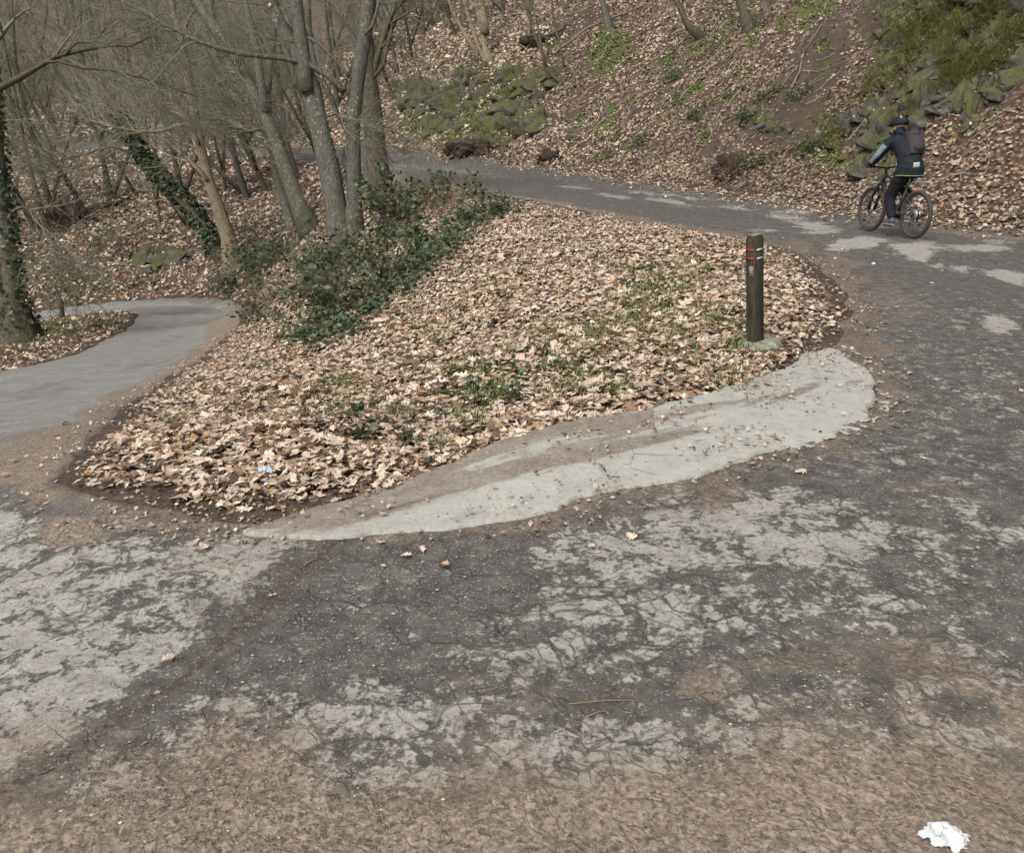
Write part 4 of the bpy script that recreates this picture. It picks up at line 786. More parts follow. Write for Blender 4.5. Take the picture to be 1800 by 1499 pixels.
hero('curved_sapling', 'clump of thin curved saplings growing above the leafy bank', [[(990,146,8),(972,135,6),(960,118,5),(953,95,5),(948,60,5),(940,25,4),(925,-20,4)],[(960,118,5),(948,85,4),(935,50,4),(922,10,4),(915,-30,3)],[(992,118,5),(984,80,4),(975,45,4),(970,10,4),(968,-30,3)]], D(990, 146), .05, M_BARKB, 3, dict(n1=6, n2=4, n3=3, s0=.2, L1=(.8, 2)), 25)
# ------------------------------------------------------------------ rocks
import bmesh
def hull(seed, sx=1, sy=.6, sz=.30):
    rng = np.random.default_rng(seed); bm = bmesh.new()
    P = rng.uniform(-.5, .5, (26, 3)); P = P/np.maximum(np.abs(P).max(1, keepdims=True), 1e-6)*.5*rng.uniform(.72, 1, (26, 1))
    for p in P*[sx, sy, sz]: bm.verts.new(p)
    r = bmesh.ops.convex_hull(bm, input=bm.verts); bmesh.ops.delete(bm, geom=list({e for e in r['geom_interior'] if isinstance(e, bmesh.types.BMVert)}), context='VERTS')
    me = bpy.data.meshes.new('rock'); bm.to_mesh(me); bm.free(); me.materials.append(M_ROCK); return me
ROCKS = [hull(i) for i in range(300, 308)]
def outcrop(name, label, poly, n, smin, smax, seed, dip=(.6, -.4)):
    rng = np.random.default_rng(seed); poly = np.array(poly, float); lo, hi = poly.min(0), poly.max(0)
    uv = rng.uniform(lo, hi, (n*4, 2)); uv = uv[sdf(uv[:, 0], uv[:, 1], poly) < 0][:n]; P = hit(uv[:, 0], uv[:, 1]); Nn = normal(P[:, 0], P[:, 1], .5)
    o = P.mean(0); t = thing(name, label, 'rock outcrop', o)
    for p, q in zip(P, Nn):
        if RD(p[0], p[1]) < .35: continue
        s = rng.uniform(smin, smax)*(1 if rng.random() < .8 else 1.5); ob = link_obj('rock', ROCKS[rng.integers(8)], t, p-o+q*s*.06)
        ob.rotation_euler = (dip[0]+rng.normal(0, .22), dip[1]+rng.normal(0, .25), rng.normal(.5, .35)); ob.scale = (s*rng.uniform(.8, 1.4), s, s*rng.uniform(.7, 1.2))
    return t, P, Nn
ra, RP, RN = outcrop('rock_outcrop', 'mossy jagged rock outcrop on the bank above the cyclist', [(1560,-20),(1820,-20),(1820,130),(1740,190),(1690,235),(1600,215),(1560,330),(1450,285),(1425,250),(1470,225),(1530,150)], 300, .18, .52, 31, (.75, -.5))
rb, RP2, RN2 = outcrop('rock_outcrop', 'dark mossy rock outcrop beside the far end of the upper road', [(690,150),(740,145),(850,105),(900,115),(1000,135),(960,165),(930,200),(950,230),(870,265),(800,230),(700,240)], 130, .4, 1.1, 32)
outcrop('rock_outcrop', 'low scatter of grey stones below the bare soil slide', [(1325,210),(1380,205),(1400,235),(1330,240)], 12, .2, .45, 33)
outcrop('rock_outcrop', 'dark rocks and roots jutting from the slope behind the lower bend', [(215,440),(300,435),(330,470),(240,480)], 16, .3, .7, 34)
# moss and grass hanging over the rocks
rng = np.random.default_rng(44); mb = MB()
for P, Nn, k, sc_ in ((RP, RN, 20, 1.), (RP2, RN2, 18, 1.5)):
    Q = np.repeat(P, k, 0)+rng.normal(0, .22*sc_, (len(P)*k, 3))*[1, 1, .2]; Q[:, 2] = H(Q[:, 0], Q[:, 1])+rng.uniform(0, .22, len(Q)); g = fbm(Q[:, 0]*1.2, Q[:, 1]*1.2+Q[:, 2], 9, 3) > -.03; Q = Q[g]
    Nq = normal(Q[:, 0], Q[:, 1], .3); V, Fc = leaves(Q, Nq, rng.uniform(.02, .075, len(Q))*sc_, T_DIAM, rng, .7, .8)
    c = np.array([(.10,.115,.02),(.17,.185,.03),(.25,.255,.06),(.055,.06,.016),(.11,.085,.045)])[rng.integers(5, size=len(Q))]; mb.add(V, Fc, col=np.repeat(c, 4, 0))
    Q = np.repeat(Q, 2, 0)+rng.normal(0, .06, (len(Q)*2, 3)); Nq = np.repeat(Nq, 2, 0); m_ = len(Q); V, a, b = blades(Q+Nq*.16, rng.uniform(.08, .3, m_)*sc_, rng.uniform(1., 2.2, m_), rng, .005, np.arctan2(Nq[:, 1], Nq[:, 0]-.5)); c = np.array([(.21,.24,.035),(.33,.34,.07),(.14,.17,.03),(.17,.14,.06)])[rng.integers(4, size=m_)]; mb.add(V, a, b, col=np.repeat(c, 5, 0))
tag(mb.mk('rock_moss', M_GREEN), kind='stuff')

# ------------------------------------------------------------------ shrubs
def arcs(c, n, L, rad, rng, spread=1., up=1., K=6, grav=-.18, base_r=.15):
    a = rng.uniform(0, 2*pi, n); p = c+np.stack([np.cos(a), np.sin(a), np.zeros(n)], 1)*rng.uniform(0, base_r, (n, 1)); p[:, 2] = H(p[:, 0], p[:, 1])-.03
    d = nrm(np.stack([np.cos(a)*spread, np.sin(a)*spread, np.full(n, up)], 1)+rng.normal(0, .3, (n, 3))); Ln = rng.uniform(.5, 1, n)*L; pts = [p]
    for _ in range(K-1):
        pts.append(pts[-1]+d*(Ln/(K-1))[:, None]); d = nrm(d+rng.normal(0, .12, (n, 3))+[0, 0, grav])
    P = np.stack(pts, 1); return P, rad*(1-.75*np.linspace(0, 1, K))[None]*rng.uniform(.6, 1.2, (n, 1))
def bush(name, label, u, v, L, nst, nl, rng, lsize=(.05, .10), spread=.8, up=1., mat=None, cols=None, group=None, br=.3, T=None, grav=-.18, rad=.006, fine=3):
    c = hit1(u, v); t = thing(name, label, 'shrub', c, group=group); P, R = arcs(c, nst, L, rad, rng, spread, up, 7, grav, br)
    S = [(P, R, 4)]
    if fine: S.append((*spawn(P, R, fine, rng, .2, 1, (.4, 1.1), (.2*L, .45*L), 5, -.05, .2, .6, .0012, .002), 3))
    tube_set(sets_local(S, c), 'stems', mat or M_STEM, t)
    if nl:
        B = np.concatenate([s[0].reshape(-1, 3) for s in S]); B = B[B[:, 2] > H(B[:, 0], B[:, 1])-.02]; q = B[rng.integers(0, len(B), nl)]+rng.normal(0, .05*L+.02, (nl, 3))
        T = T or T_IVY; V, Fc = leaves(q-c, nrm(rng.normal(0, .5, (nl, 3))+[0, -.35, .8]), rng.uniform(*lsize, nl), T, rng, .4, .35)
        cc = (IVC if cols is None else cols); k = cc[rng.choice(len(cc), nl)]*rng.uniform(.75, 1.25, (nl, 1)); mk('leaves', V, Fc, M_GREEN, t, np.repeat(k, len(T[0]), 0))
    return t
rng = np.random.default_rng(77)
bush('ivy_bush', 'tall dark ivy bush in front of the leaning lichen tree', 585, 560, 1.15, 34, 1050, rng, (.035, .11), .45, 1.3)
bush('ivy_bush', 'ivy bush at the foot of the twin-stemmed tree, left of its roots', 560, 505, 1.25, 24, 900, rng, (.035, .11), .5, 1.3)
bush('ivy_bush', 'broad ivy clump below the brown trunk on the edge of the wedge', 655, 455, 1.0, 28, 620, rng, (.035, .10), .7, 1.1)
bush('ivy_bush', 'glossy ivy clump right of the twin-stemmed tree roots', 735, 455, .75, 34, 900, rng, (.035, .10), .9, .8, br=.5)
bush('ivy_bush', 'green bramble bush between the grey stems and the brown trunk', 690, 400, 1.15, 18, 900, rng, (.06, .11), .5, 1.2)
bush('ivy_bush', 'small ivy clump at the top of the ivy strip near the upper road', 850, 385, .6, 20, 480, rng, (.06, .10), .9, .7, br=.4)
bush('ivy_bush', 'ivy clump touching the upper road edge beyond the wedge', 790, 355, .9, 20, 600, rng, (.07, .12), .8, .9, br=.5)
bush('green_shrub', 'loose green shrub behind the leaning lichen tree, above the lower bend', 455, 480, 1.8, 26, 700, rng, (.07, .13), .7, 1., br=.8, mat=M_TWIG)
bush('green_shrub', 'green shrub at the outer edge of the lower bend', 405, 500, 1.1, 18, 330, rng, (.07, .13), .8, .8, br=.7, mat=M_TWIG)
bush('green_shrub', 'greyish green undergrowth shrub left of the tall ivy bush', 495, 545, .9, 20, 330, rng, (.05, .10), .8, .8, br=.5)
BRC = np.array([(.11,.085,.04),(.14,.10,.05),(.07,.07,.03),(.09,.06,.035)])
bush('dead_thicket', 'brown tangle of dry bramble stems beside the brown trunk', 745, 385, 1.5, 60, 300, rng, (.04, .08), .7, 1., cols=BRC, br=.6, fine=4, rad=.006)
bush('dead_thicket', 'fan of fine dry stems standing at the edge of the upper road', 735, 335, 1.7, 60, 0, rng, spread=.45, up=1.5, br=.7, grav=-.04, fine=4, rad=.005, mat=M_TWIGL)
bush('dead_thicket', 'rusty dry bramble tangle in front of the twin-stemmed tree roots', 640, 520, 1.0, 46, 160, rng, (.04, .07), .8, .8, cols=BRC, br=.4, fine=4)
bush('dead_thicket', 'ochre dry undergrowth between the ivy bush and the lower bend', 480, 520, 1.0, 50, 300, rng, (.04, .08), .8, .8, cols=BRC, br=.6, fine=3)
bush('dead_thicket', 'grey thicket of thin stems behind the leaning trees', 470, 400, 1.8, 40, 100, rng, (.05, .08), .7, 1., cols=BRC, br=.9, fine=4, mat=M_TWIG)
bush('dead_thicket', 'dry brushwood on the slope at the far left behind the lower bend', 195, 420, 1.2, 34, 120, rng, (.05, .09), 1., .6, cols=BRC, br=1., fine=4, mat=M_TWIG)
# ivy creeping over the ground
IV = [(840,385,40,14,200),(800,410,34,14,240),(760,445,40,16,420),(725,480,36,14,420),(690,510,34,14,420),(650,545,34,14,380),(605,580,34,14,340),(560,600,34,12,220),(520,600,30,14,140),(870,355,30,8,160),(830,340,26,8,160),(900,372,20,5,60),(545,575,30,20,160),(700,425,40,12,200),(620,470,50,26,300),(460,560,30,10,60),(450,450,50,24,600),(430,500,40,14,300),
      (620,745,60,14,60),(640,730,50,12,40),(880,700,70,18,90),(830,690,50,14,40),(940,660,60,16,50),(1265,585,22,10,26),(1310,575,14,8,14),(720,790,20,7,46),(640,775,24,7,20),(455,650,30,8,30),(1200,590,30,10,20),(770,750,60,10,24),(120,450,60,20,200),(60,500,50,16,140),(250,500,60,14,160)]
mb = MB()
for (u, v, ru, rv, n) in IV:
    P = hit(u+rng.normal(0, ru*.6, n), v+rng.normal(0, rv*.6, n)); P = P[RD(P[:, 0], P[:, 1]) > .12]; n = len(P); P[:, 2] += rng.uniform(.02, .16 if v < 620 else .09, n)
    V, Fc = leaves(P, normal(P[:, 0], P[:, 1], .3), rng.uniform(.05, .10, n)*np.where(depth(P) < 9.5, .62, 1), T_IVY, rng, .45, .3); k = IVC[rng.choice(len(IVC), n)]*rng.uniform(.8, 1.4, (n, 1)); mb.add(V, Fc, col=np.repeat(k, len(T_IVY[0]), 0))
tag(mb.mk('creeping_ivy', M_GREEN), kind='stuff')
# green tufts on the bank
FERN = [(1313,205,'dark narrow fern high on the bank left of the soil slide'),(1423,255,'dark fern at the left foot of the mossy outcrop'),(1186,135,'dark ivy tuft in the middle of the leafy bank'),(1225,205,'small dark ivy tuft low in the leafy bank'),(1335,290,'little fern by the root hollow at the roadside'),(1325,45,'grassy green tuft beside the brown bank trunk'),(1405,170,'fern hanging over the right edge of the bare soil slide'),(1130,245,'small green tuft near the bottom of the bank'),(1355,165,'pale green fern inside the bare soil slide')]
for (u, v, lab) in FERN:
    c = hit1(u, v); t = thing('fern', lab, 'fern', c); P, R = arcs(c, 22, .5, .006, rng, .9, .7, 6, -.25, .1); tube_set([(P-c, R, 3)], 'fronds_stem', M_TWIG, t)
    B = P[:, 1:].reshape(-1, 3); B = np.repeat(B, 5, 0)+rng.normal(0, .06, (len(B)*5, 3)); V, Fc = leaves(B-c, nrm(rng.normal(0, .5, B.shape)+[0, -.4, .8]), rng.uniform(.03, .09, len(B)), T_DIAM, rng, .4, .4)
    k = np.array([(.04,.06,.022),(.065,.09,.03),(.10,.12,.04)])[rng.integers(3, size=len(B))]; mk('fronds', V, Fc, M_GREEN, t, np.repeat(k, 4, 0))
# root tangles and fallen wood
M_SOIL = plain('root_soil', (.038, .026, .02), .95, vary=.5, scale=7); M_ROOT = plain('root_bark', (.12, .085, .06), .9, vary=.5, scale=5)
def root_clump(u, v, w_, h, label, n, seed):
    rng = np.random.default_rng(seed); c = hit1(u, v); t = thing('root_clump', label, 'root clump', c)
    V, Q = ell((0, 0, h*.08), (w_*.42, w_*.24, h*.42), nu=40, nv=23); V = V*(1+(fbm(V[:, 0]*4/w_*2+3, V[:, 1]*6+V[:, 2]*6, seed, 5)*2.0)[:, None]); mk('soil_clod', V, Q, M_SOIL, t)
    P, R = arcs(c+np.array([0, -.05, 0]), n*2, w_*.6, .02, rng, 1., .6, 7, -.22, w_*.3); P[..., 2] += h*.1; S = spawn(P, R, 3, rng, .2, .9, (.4, 1.1), (.2*w_, .4*w_), 5, -.05, .25, .6, .003, .004); tube_set([(P-c, R, 5), (S[0]-c, S[1], 4)], 'roots', M_ROOT, t)
    Q = c+rng.normal(0, 1, (240, 3))*[w_*.35, w_*.25, 0]; Q[:, 2] = H(Q[:, 0], Q[:, 1])+rng.uniform(0, h*.25, 240); V, Fc = leaves(Q-c, np.tile([0, -.3, 1.], (240, 1)), rng.uniform(.06, .12, 240), T_OVAL, rng, .6, .5); mk('caught_leaves', V, Fc, M_LEAF, t, np.repeat(palette(240, PW_MAIN, rng), len(T_OVAL[0]), 0))
root_clump(840, 268, 2.6, .9, 'wide dark root tangle with soil at the roadside near the far outcrop', 26, 51)
root_clump(965, 285, .9, .6, 'small root stump at the far roadside', 14, 52)
root_clump(1285, 305, 1.0, .75, 'root tangle over a dark hollow at the edge of the upper road', 22, 53)
root_clump(955, 75, 2.2, .7, 'uprooted dark root plate high on the hillside', 16, 54)
root_clump(130, 395, 2.4, 1.3, 'fallen dark stump with broken branches above the lower bend', 30, 55)
rng = np.random.default_rng(60)
def log(pts, r, label, mat, off=.05):
    P = hit([p[0] for p in pts], [p[1] for p in pts]); P[:, 2] += off+r; P, R = wobble(P, np.linspace(r, r*.5, len(P)), rng, 12, .5); o = P[0].copy(); t = thing('fallen_branch', label, 'branch', o)
    trunk_mesh([(P-o, R)], 'stem', mat, t, 6); S = spawn(P[None], R[None], 5, rng, .3, 1, (.4, .9), (.3, .9), 5, .03, .2, .5, .004, .006)
    for i in range(5): tube_set([(S[0][i:i+1]-o, S[1][i:i+1], 4)], 'side_twig', mat, t)
log([(975,100),(1030,60),(1075,40),(1130,15)], .07, 'long fallen branch lying up the hillside by the grey trunk', M_BARKT)
log([(960,78),(985,62),(995,45)], .09, 'short pale log beside the uprooted root plate', M_BARKL, .3)
log([(1085,95),(1100,75),(1180,38)], .04, 'thin fallen branch above the bright moss patch', M_BARKB)
log([(1385,170),(1405,130),(1412,95)], .03, 'thin pale stick lying across the bare soil slide', M_BARKT)
log([(720,205),(735,170),(755,140)], .03, 'thin branch lying on the dark far outcrop', M_BARKB)
log([(150,375),(190,368),(232,350)], .12, 'dark fallen trunk on the slope behind the lower bend', M_BARKB)

n = 420; uu = rng.uniform(690, 1780, n); vv = rng.uniform(0, 370, n); P = hit(uu, vv); P = P[RD(P[:, 0], P[:, 1]) > .4]; P = np.vstack([P, hit(rng.uniform(-10, 520, 160), rng.uniform(330, 520, 160)), hit(rng.uniform(450, 1250, 50), rng.uniform(450, 800, 50))]); P = P[RD(P[:, 0], P[:, 1]) > .3]; n = len(P)
a = rng.uniform(0, 2*pi, n); L = rng.lognormal(math.log(.32), .6, n)*np.clip(depth(P)/18, .3, 1.6); t_ = np.linspace(-.5, .5, 5); dx = np.cos(a)*L; dy = np.sin(a)*L; bx = rng.normal(0, .15, n)*L
X = P[:, :1]+dx[:, None]*t_-np.sin(a)[:, None]*bx[:, None]*(t_*t_*4); Y = P[:, 1:2]+dy[:, None]*t_+np.cos(a)[:, None]*bx[:, None]*(t_*t_*4); PP = np.stack([X, Y, H(X, Y)+.05], -1)
V, Q = tubes(PP, np.linspace(.008, .003, 5)[None]*np.clip(depth(P)/14, .5, 2)[:, None], 4); tag(mk('fallen_twigs', V, Q, M_TWIGL), kind='stuff')
# ------------------------------------------------------------------ waymark posts
def wood_mat():
    m = NT('weathered_wood'); p = m.obj(); n = m.noise(m.scale(p, (1, 1, .06)), 90, 5, .6); n2 = m.noise(p, 7, 4); c = m.ramp(n, [(.3, (.015, .012, .008)), (.5, (.040, .032, .022)), (.72, (.085, .07, .05))])
    c = m.mix(m.map(n2, .48, .66, 0, .6), c, (.05, .058, .026)); m.bump(n, .9, .006); return m.base(c)
M_WOOD = wood_mat(); M_WOODTOP = plain('cut_wood_top', (.17, .16, .11), .9, vary=.4, scale=30); M_RED = plain('red_paint', (.27, .03, .022), .6, vary=.25, scale=40); M_WHITE = plain('white_paint', (.5, .48, .43), .6, vary=.15, scale=40)
M_FOOT = plain('mossy_concrete', (.17, .178, .125), .95, vary=.55, scale=22)
def post(P, w_, h, rz, label, lean, marks=True, group=None):
    t = thing('waymark_post', label, 'post', P, rz); t.rotation_euler = (Matrix.Rotation(lean[1], 3, 'Y') @ Matrix.Rotation(lean[0], 3, 'X') @ Matrix.Rotation(rz, 3, 'Z')).to_euler(); a = w_/2; ch = w_*.045
    prof = [(-a+ch,-a),(a-ch,-a),(a,-a+ch),(a,a-ch),(a-ch,a),(-a+ch,a),(-a,a-ch),(-a,-a+ch)]; z = [-.25, 0, h*.5, h-.03, h]; s = [1, 1, 1, .995, .80]
    rg = np.random.default_rng(3); V = []
    for zz, ss in zip(z, s):
        for x, y in prof: V.append((x*ss+rg.normal(0, .0015), y*ss+rg.normal(0, .0015), zz+(rg.normal(0, .003) if zz > h-.05 else 0)))
    i = np.arange(len(z)*8).reshape(len(z), 8); Q = np.stack([i[:-1], np.roll(i[:-1], -1, 1), np.roll(i[1:], -1, 1), i[1:]], -1).reshape(-1, 4)
    mk('post_body', V, Q, M_WOOD, t); n = len(V); top = np.array(V[-8:])+[0, 0, .002]; mk('post_top', top, [np.arange(8)[None]], M_WOODTOP, t)
    if marks:
        for zz in (h-.105, h-.168):
            mk('red_band', *box((-a-.0005, 0, zz), (.004, w_*.80, .016)), M_RED, t); mk('white_band', *box((.0, -a-.0005, zz+.001), (w_*.62, .004, .013)), M_WHITE, t)
        V, Q = box((-a-.0003, -w_*.08, h-.265), (.004, w_*.42, .085)); mk('faded_plate', V, Q, plain('faded_plate', (.17, .15, .125), .8, vary=.3, scale=50), t)
        th = np.linspace(0, 2*pi, 30, endpoint=False); rr = .17*(1+fbm(np.cos(th)*2+5, np.sin(th)*2, 8, 3)*.6); V = [(0, -.03, .022)]; V += [(r_*.85*cos(q), -.03+r_*.85*sin(q), .018) for r_, q in zip(rr, th)]; V += [(r_*1.05*cos(q), -.03+r_*1.05*sin(q), -.05) for r_, q in zip(rr, th)]
        k = np.arange(30); k1 = np.roll(k, -1); mk('concrete_footing', V, [np.stack([np.zeros(30, int), 1+k, 1+k1], 1), np.stack([1+k, 31+k, 31+k1, 1+k1], 1)], M_FOOT, t, smooth=True)
    return t
p = hit1(1327, 606); p[2] += .015; sc1 = depth(p)/F
post(p, 27*sc1*.80, 181*sc1*1.035, radians(33), 'square weathered post with red and white trail bands on the leafy wedge', (0, -.105))
p = hit1(110, 560); sc1 = depth(p)/F; post(p, 7*sc1, 31*sc1*1.1, .3, 'small dark post at the inner edge of the lower bend', (0, .10), False)

# ------------------------------------------------------------------ litter dropped on the ground
M_PAPER = plain('tissue_paper', (.5, .51, .5), .8, vary=.06, scale=30); M_WRAP = plain('grey_wrapper', (.42, .46, .50), .45, vary=.2, scale=30, spec=.5)
def crumple(name, label, P, s, mat, seed, hz=.5, amp=1.):
    rng = np.random.default_rng(seed); n = 30; g = np.linspace(-1, 1, n); X, Y = np.meshgrid(g, g*.6); f = (.35-2.2*np.abs(fbm(X*1.6, Y*2.1, seed, 3))+fbm(X*5, Y*6, seed+2, 2)*.5)*amp*.6; r = np.sqrt(X*X+(Y/.6)**2)
    k = fbm(X*3, Y*3, seed+9, 3); V = np.stack([X*(.9+k*.5)+fbm(X*5, Y*5, seed+3, 2)*.35, Y*(.9+k*.7)+fbm(X*5, Y*5, seed+5, 2)*.35, (f+.28)*hz*np.clip(1.3-r, .0, 1)+.05], -1)
    i = np.arange(n*n).reshape(n, n); Q = np.stack([i[:-1, :-1], i[:-1, 1:], i[1:, 1:], i[1:, :-1]], -1).reshape(-1, 4); keepq = (r.ravel()[Q].mean(1) < 1.02+k.ravel()[Q].mean(1)*.8)
    o = mk(name, V.reshape(-1, 3)*s, Q[keepq], mat); o.location = P; tag(o, label, 'litter'); return o
p = hit1(1661, 1482); sc1 = depth(p)/F; crumple('crumpled_tissue', 'crumpled white paper tissue on the gravel in the near right corner', p+np.array([0, 0, .012]), 46*sc1, M_PAPER, 4, 1.1, 1.4)
p = hit1(472, 842); sc1 = depth(p)/F; o = crumple('foil_wrapper', 'small grey crumpled wrapper on the leaves at the front of the wedge', p+np.array([0, 0, .05]), 15*sc1, M_WRAP, 12, .7, 1.2); o.rotation_euler = (.3, .2, .4)
for (u, v, l_, s) in [(1535,466,'small white stone lying on the upper road near the bollard',7),(164,884,'pale stone at the left tip of the wedge',7),(1100,1120,'white pebble in the middle of the near road',4),(1480,440,'white scrap on the light patch of the upper road',4)]:
    p = hit1(u, v); V, Q = ell((0, 0, 0), (1, .8, .6), nu=9, nv=6); V = V*(1+np.random.default_rng(u).normal(0, .12, (len(V), 1))); o = mk('stone', V*s*depth(p)/F*.55, Q, plain('pale_stone', (.5, .47, .42), .8)); o.location = p+np.array([0, 0, .015]); tag(o, l_, 'stone')
# broken rubble along the strip's right end, and sticks on the road
rng = np.random.default_rng(9); e = smooth_line(np.array([zpt(u, v, -1.6)[:2] for u, v in [(1490,622),(1520,640),(1542,668),(1552,700),(1545,722),(1520,740),(1490,756),(1450,768),(1400,783)]]), 12)
for i in range(48):
    q = e[rng.integers(len(e))]+rng.normal(0, .03, 2); s = rng.uniform(.015, .055); o = link_obj('rubble_stone', ROCKS[rng.integers(8)].copy(), strip, (q[0], q[1], Hr(*q)+s*.15)); o.data.materials[0] = M_STRIP; o.scale = (s*1.3, s, s*.9); o.rotation_euler = (0, 0, rng.uniform(0, 6))
for (a, b, l_, r_) in [((1660,1387),(1728,1412),'straight pale stick on the gravel near the tissue',.003),((535,1000),(566,988),'small ochre stick in the dark joint of the near road',.003),((1030,1268),(1075,1258),'short brown twig on the near road',.0025),((150,1365),(215,1372),'thin brown twig in the lower left of the near road',.0025),((1000,1245),(1140,1240),'slender straw stalk on the near gravel',.0018)]:
    P = hit([a[0], (a[0]+b[0])/2, b[0]], [a[1], (a[1]+b[1])/2-4, b[1]]); P[:, 2] += .018; o_ = P[0].copy(); mb = MB(); mb.add(*tube(P-o_, [r_, r_, r_*.6], 6)); o = mb.mk('stick', M_STEM); o.location = o_; tag(o, l_, 'stick')
# ------------------------------------------------------------------ bicycle and rider
M_TYRE = plain('tyre_rubber', (.055, .043, .036), .9, vary=.3, scale=40); M_RIM = plain('rim_alloy', (.05, .05, .052), .5, vary=.2); M_FRAME = plain('frame_paint', (.03, .034, .04), .4, vary=.1, spec=.5); M_PALE = plain('frame_silver', (.19, .2, .205), .4, vary=.1, spec=.5)
M_BLACK = plain('black_plastic', (.015, .015, .016), .6); M_STEEL = plain('steel', (.35, .34, .33), .35, .8)
rear = np.array([6.16, 12.92]); fwd = np.array([-.20, .98]); fwd /= np.linalg.norm(fwd); mid = rear+fwd*.56; zb = float(max(Hr(*rear), Hr(*(rear+fwd*1.12))))
BZ = math.atan2(fwd[1], fwd[0]); slope = math.atan2(float(Hr(*(rear+fwd*1.12))-Hr(*rear)), 1.12)
bloc = (mid[0], mid[1], (float(Hr(*rear))+float(Hr(*(rear+fwd*1.12))))/2+.005)
bike = thing('bicycle', 'dark mountain bike with muddy tyres ridden up the upper road', 'bicycle', bloc); bike.rotation_euler = (0, -slope, BZ)
def mesh_tubes(lst, name, mat, parent, smooth=True, sides=8):
    mb = MB()
    for P, R in lst: mb.add(*tube(P, R, sides))
    return mb.mk(name, mat, parent, smooth)
def wheel(x):
    wr = .355; th = np.linspace(0, 2*pi, 49); o = thing('wheel', None, None, (x, 0, .36)); o.parent = bike
    def ring(r, hw, hr, name, mat, knob=0):
        prof = [(hw*cos(a), hr*sin(a)) for a in np.linspace(0, 2*pi, 9)[:-1]]; n = 72; V = []
        for i in range(n):
            a = 2*pi*i/n
            for (py, pr) in prof: rr = r+pr+(knob if (pr > 0 and i % 2) else 0); V.append((rr*cos(a), py, rr*sin(a)))
        i = np.arange(n*8).reshape(n, 8); Q = np.stack([i, np.roll(i, -1, 1), np.roll(np.roll(i, -1, 0), -1, 1), np.roll(i, -1, 0)], -1).reshape(-1, 4); mk(name, V, Q, mat, o)
    ring(.330, .029, .028, 'tyre', M_TYRE, .005); ring(.298, .014, .011, 'rim', M_RIM)
    sp_ = []
    for k in range(28):
        a = 2*pi*k/28; s = 1 if k % 2 else -1; b = a+.35*(1 if k % 4 < 2 else -1); sp_.append((np.array([(.022*cos(b), s*.028, .022*sin(b)), (.295*cos(a), 0, .295*sin(a))]), np.array([.0014, .0014])))
    mesh_tubes(sp_, 'spokes', M_RIM, o, sides=4); mesh_tubes([(np.array([(0, -.05, 0), (0, -.03, 0), (0, .03, 0), (0, .05, 0)]), [.012, .028, .028, .012])], 'hub', M_BLACK, o)
    V, Q, T = tube([(0, .034, 0), (0, .037, 0)], [.085, .085], 24); mk('brake_disc', V, [Q, T], M_STEEL, o)
    return o
wheel(-.56); wheel(.56)
A3 = lambda *p: np.array(p, float)
BB = A3(-.12, 0, .33); ST = A3(-.26, 0, .74); HT = A3(.31, 0, .93); HB = A3(.365, 0, .78); RH = A3(-.56, 0, .36); FH = A3(.56, 0, .36)
mesh_tubes([([BB, HB], [.042, .040]), ([ST, HT-A3(0, 0, .03)], [.022, .024]), ([BB, ST], [.022, .02]), ([HB, HT], [.03, .03]), ([BB+A3(-.02, .05, 0), RH+A3(0, .06, 0)], [.014, .011]), ([BB+A3(-.02, -.05, 0), RH+A3(0, -.06, 0)], [.014, .011]), ([ST-A3(0, 0, .06), RH+A3(0, .06, 0)], [.011, .009]), ([ST-A3(0, 0, .06), RH+A3(0, -.06, 0)], [.011, .009])], 'frame', M_FRAME, bike)
mesh_tubes([([HB+A3(.0, s*.055, -.02), FH+A3(-.06, s*.06, .18)], [.019, .019]) for s in (-1, 1)]+[([FH+A3(-.06, s*.06, .2), FH+A3(0, s*.06, 0)], [.024, .022]) for s in (-1, 1)]+[([HB+A3(0, -.07, -.02), HB+A3(0, .07, -.02)], [.024, .024])], 'fork', M_BLACK, bike)
V, Q = box((.08, 0, .60), (.26, .062, .05), roty(-.72)); mk('battery_pack', V+A3(.02, 0, .03), Q, M_PALE, bike)
mesh_tubes([([ST, A3(-.315, 0, .92)], [.014, .014])], 'seat_post', M_STEEL, bike)
V, Q = ell((-.30, 0, .955), (.14, .065, .035)); V[:, 1] *= np.where(V[:, 0] > -.28, .5, 1); mk('saddle', V, Q, M_BLACK, bike, smooth=True)
HBAR = A3(.32, 0, 1.03)
hb = mesh_tubes([([A3(.26, -.37, 1.04), A3(.31, -.18, 1.03), A3(.33, 0, 1.01), A3(.31, .18, 1.03), A3(.26, .37, 1.04)], [.014]*5), ([HT, A3(.33, 0, 1.01)], [.018, .02])], 'handlebar', M_BLACK, bike)
for s in (-1, 1):
    mesh_tubes([([A3(.283, s*.25, 1.035), A3(.26, s*.375, 1.04)], [.019, .019])], 'grip', M_BLACK, hb)
    mesh_tubes([([A3(.29, s*.22, 1.03), A3(.33, s*.24, 1.02), A3(.34, s*.33, 1.02)], [.006, .005, .004])], 'brake_lever', M_BLACK, hb)
a = np.linspace(.5, 1.95, 14); pts = np.stack([-.56+.395*np.cos(a), 0*a, .36+.395*np.sin(a)], 1)
def fender(pts, w_, name):
    n = len(pts); V = np.concatenate([pts+A3(0, -w_, -.012), pts+A3(0, 0, .004), pts+A3(0, w_, -.012)]); k = np.arange(n-1); Q = np.vstack([np.stack([k, k+1, k+n+1, k+n], 1), np.stack([k+n, k+n+1, k+2*n+1, k+2*n], 1)]); o = mk(name, V, Q, M_PALE, bike, smooth=True); m = o.modifiers.new('s', 'SOLIDIFY'); m.thickness = .004
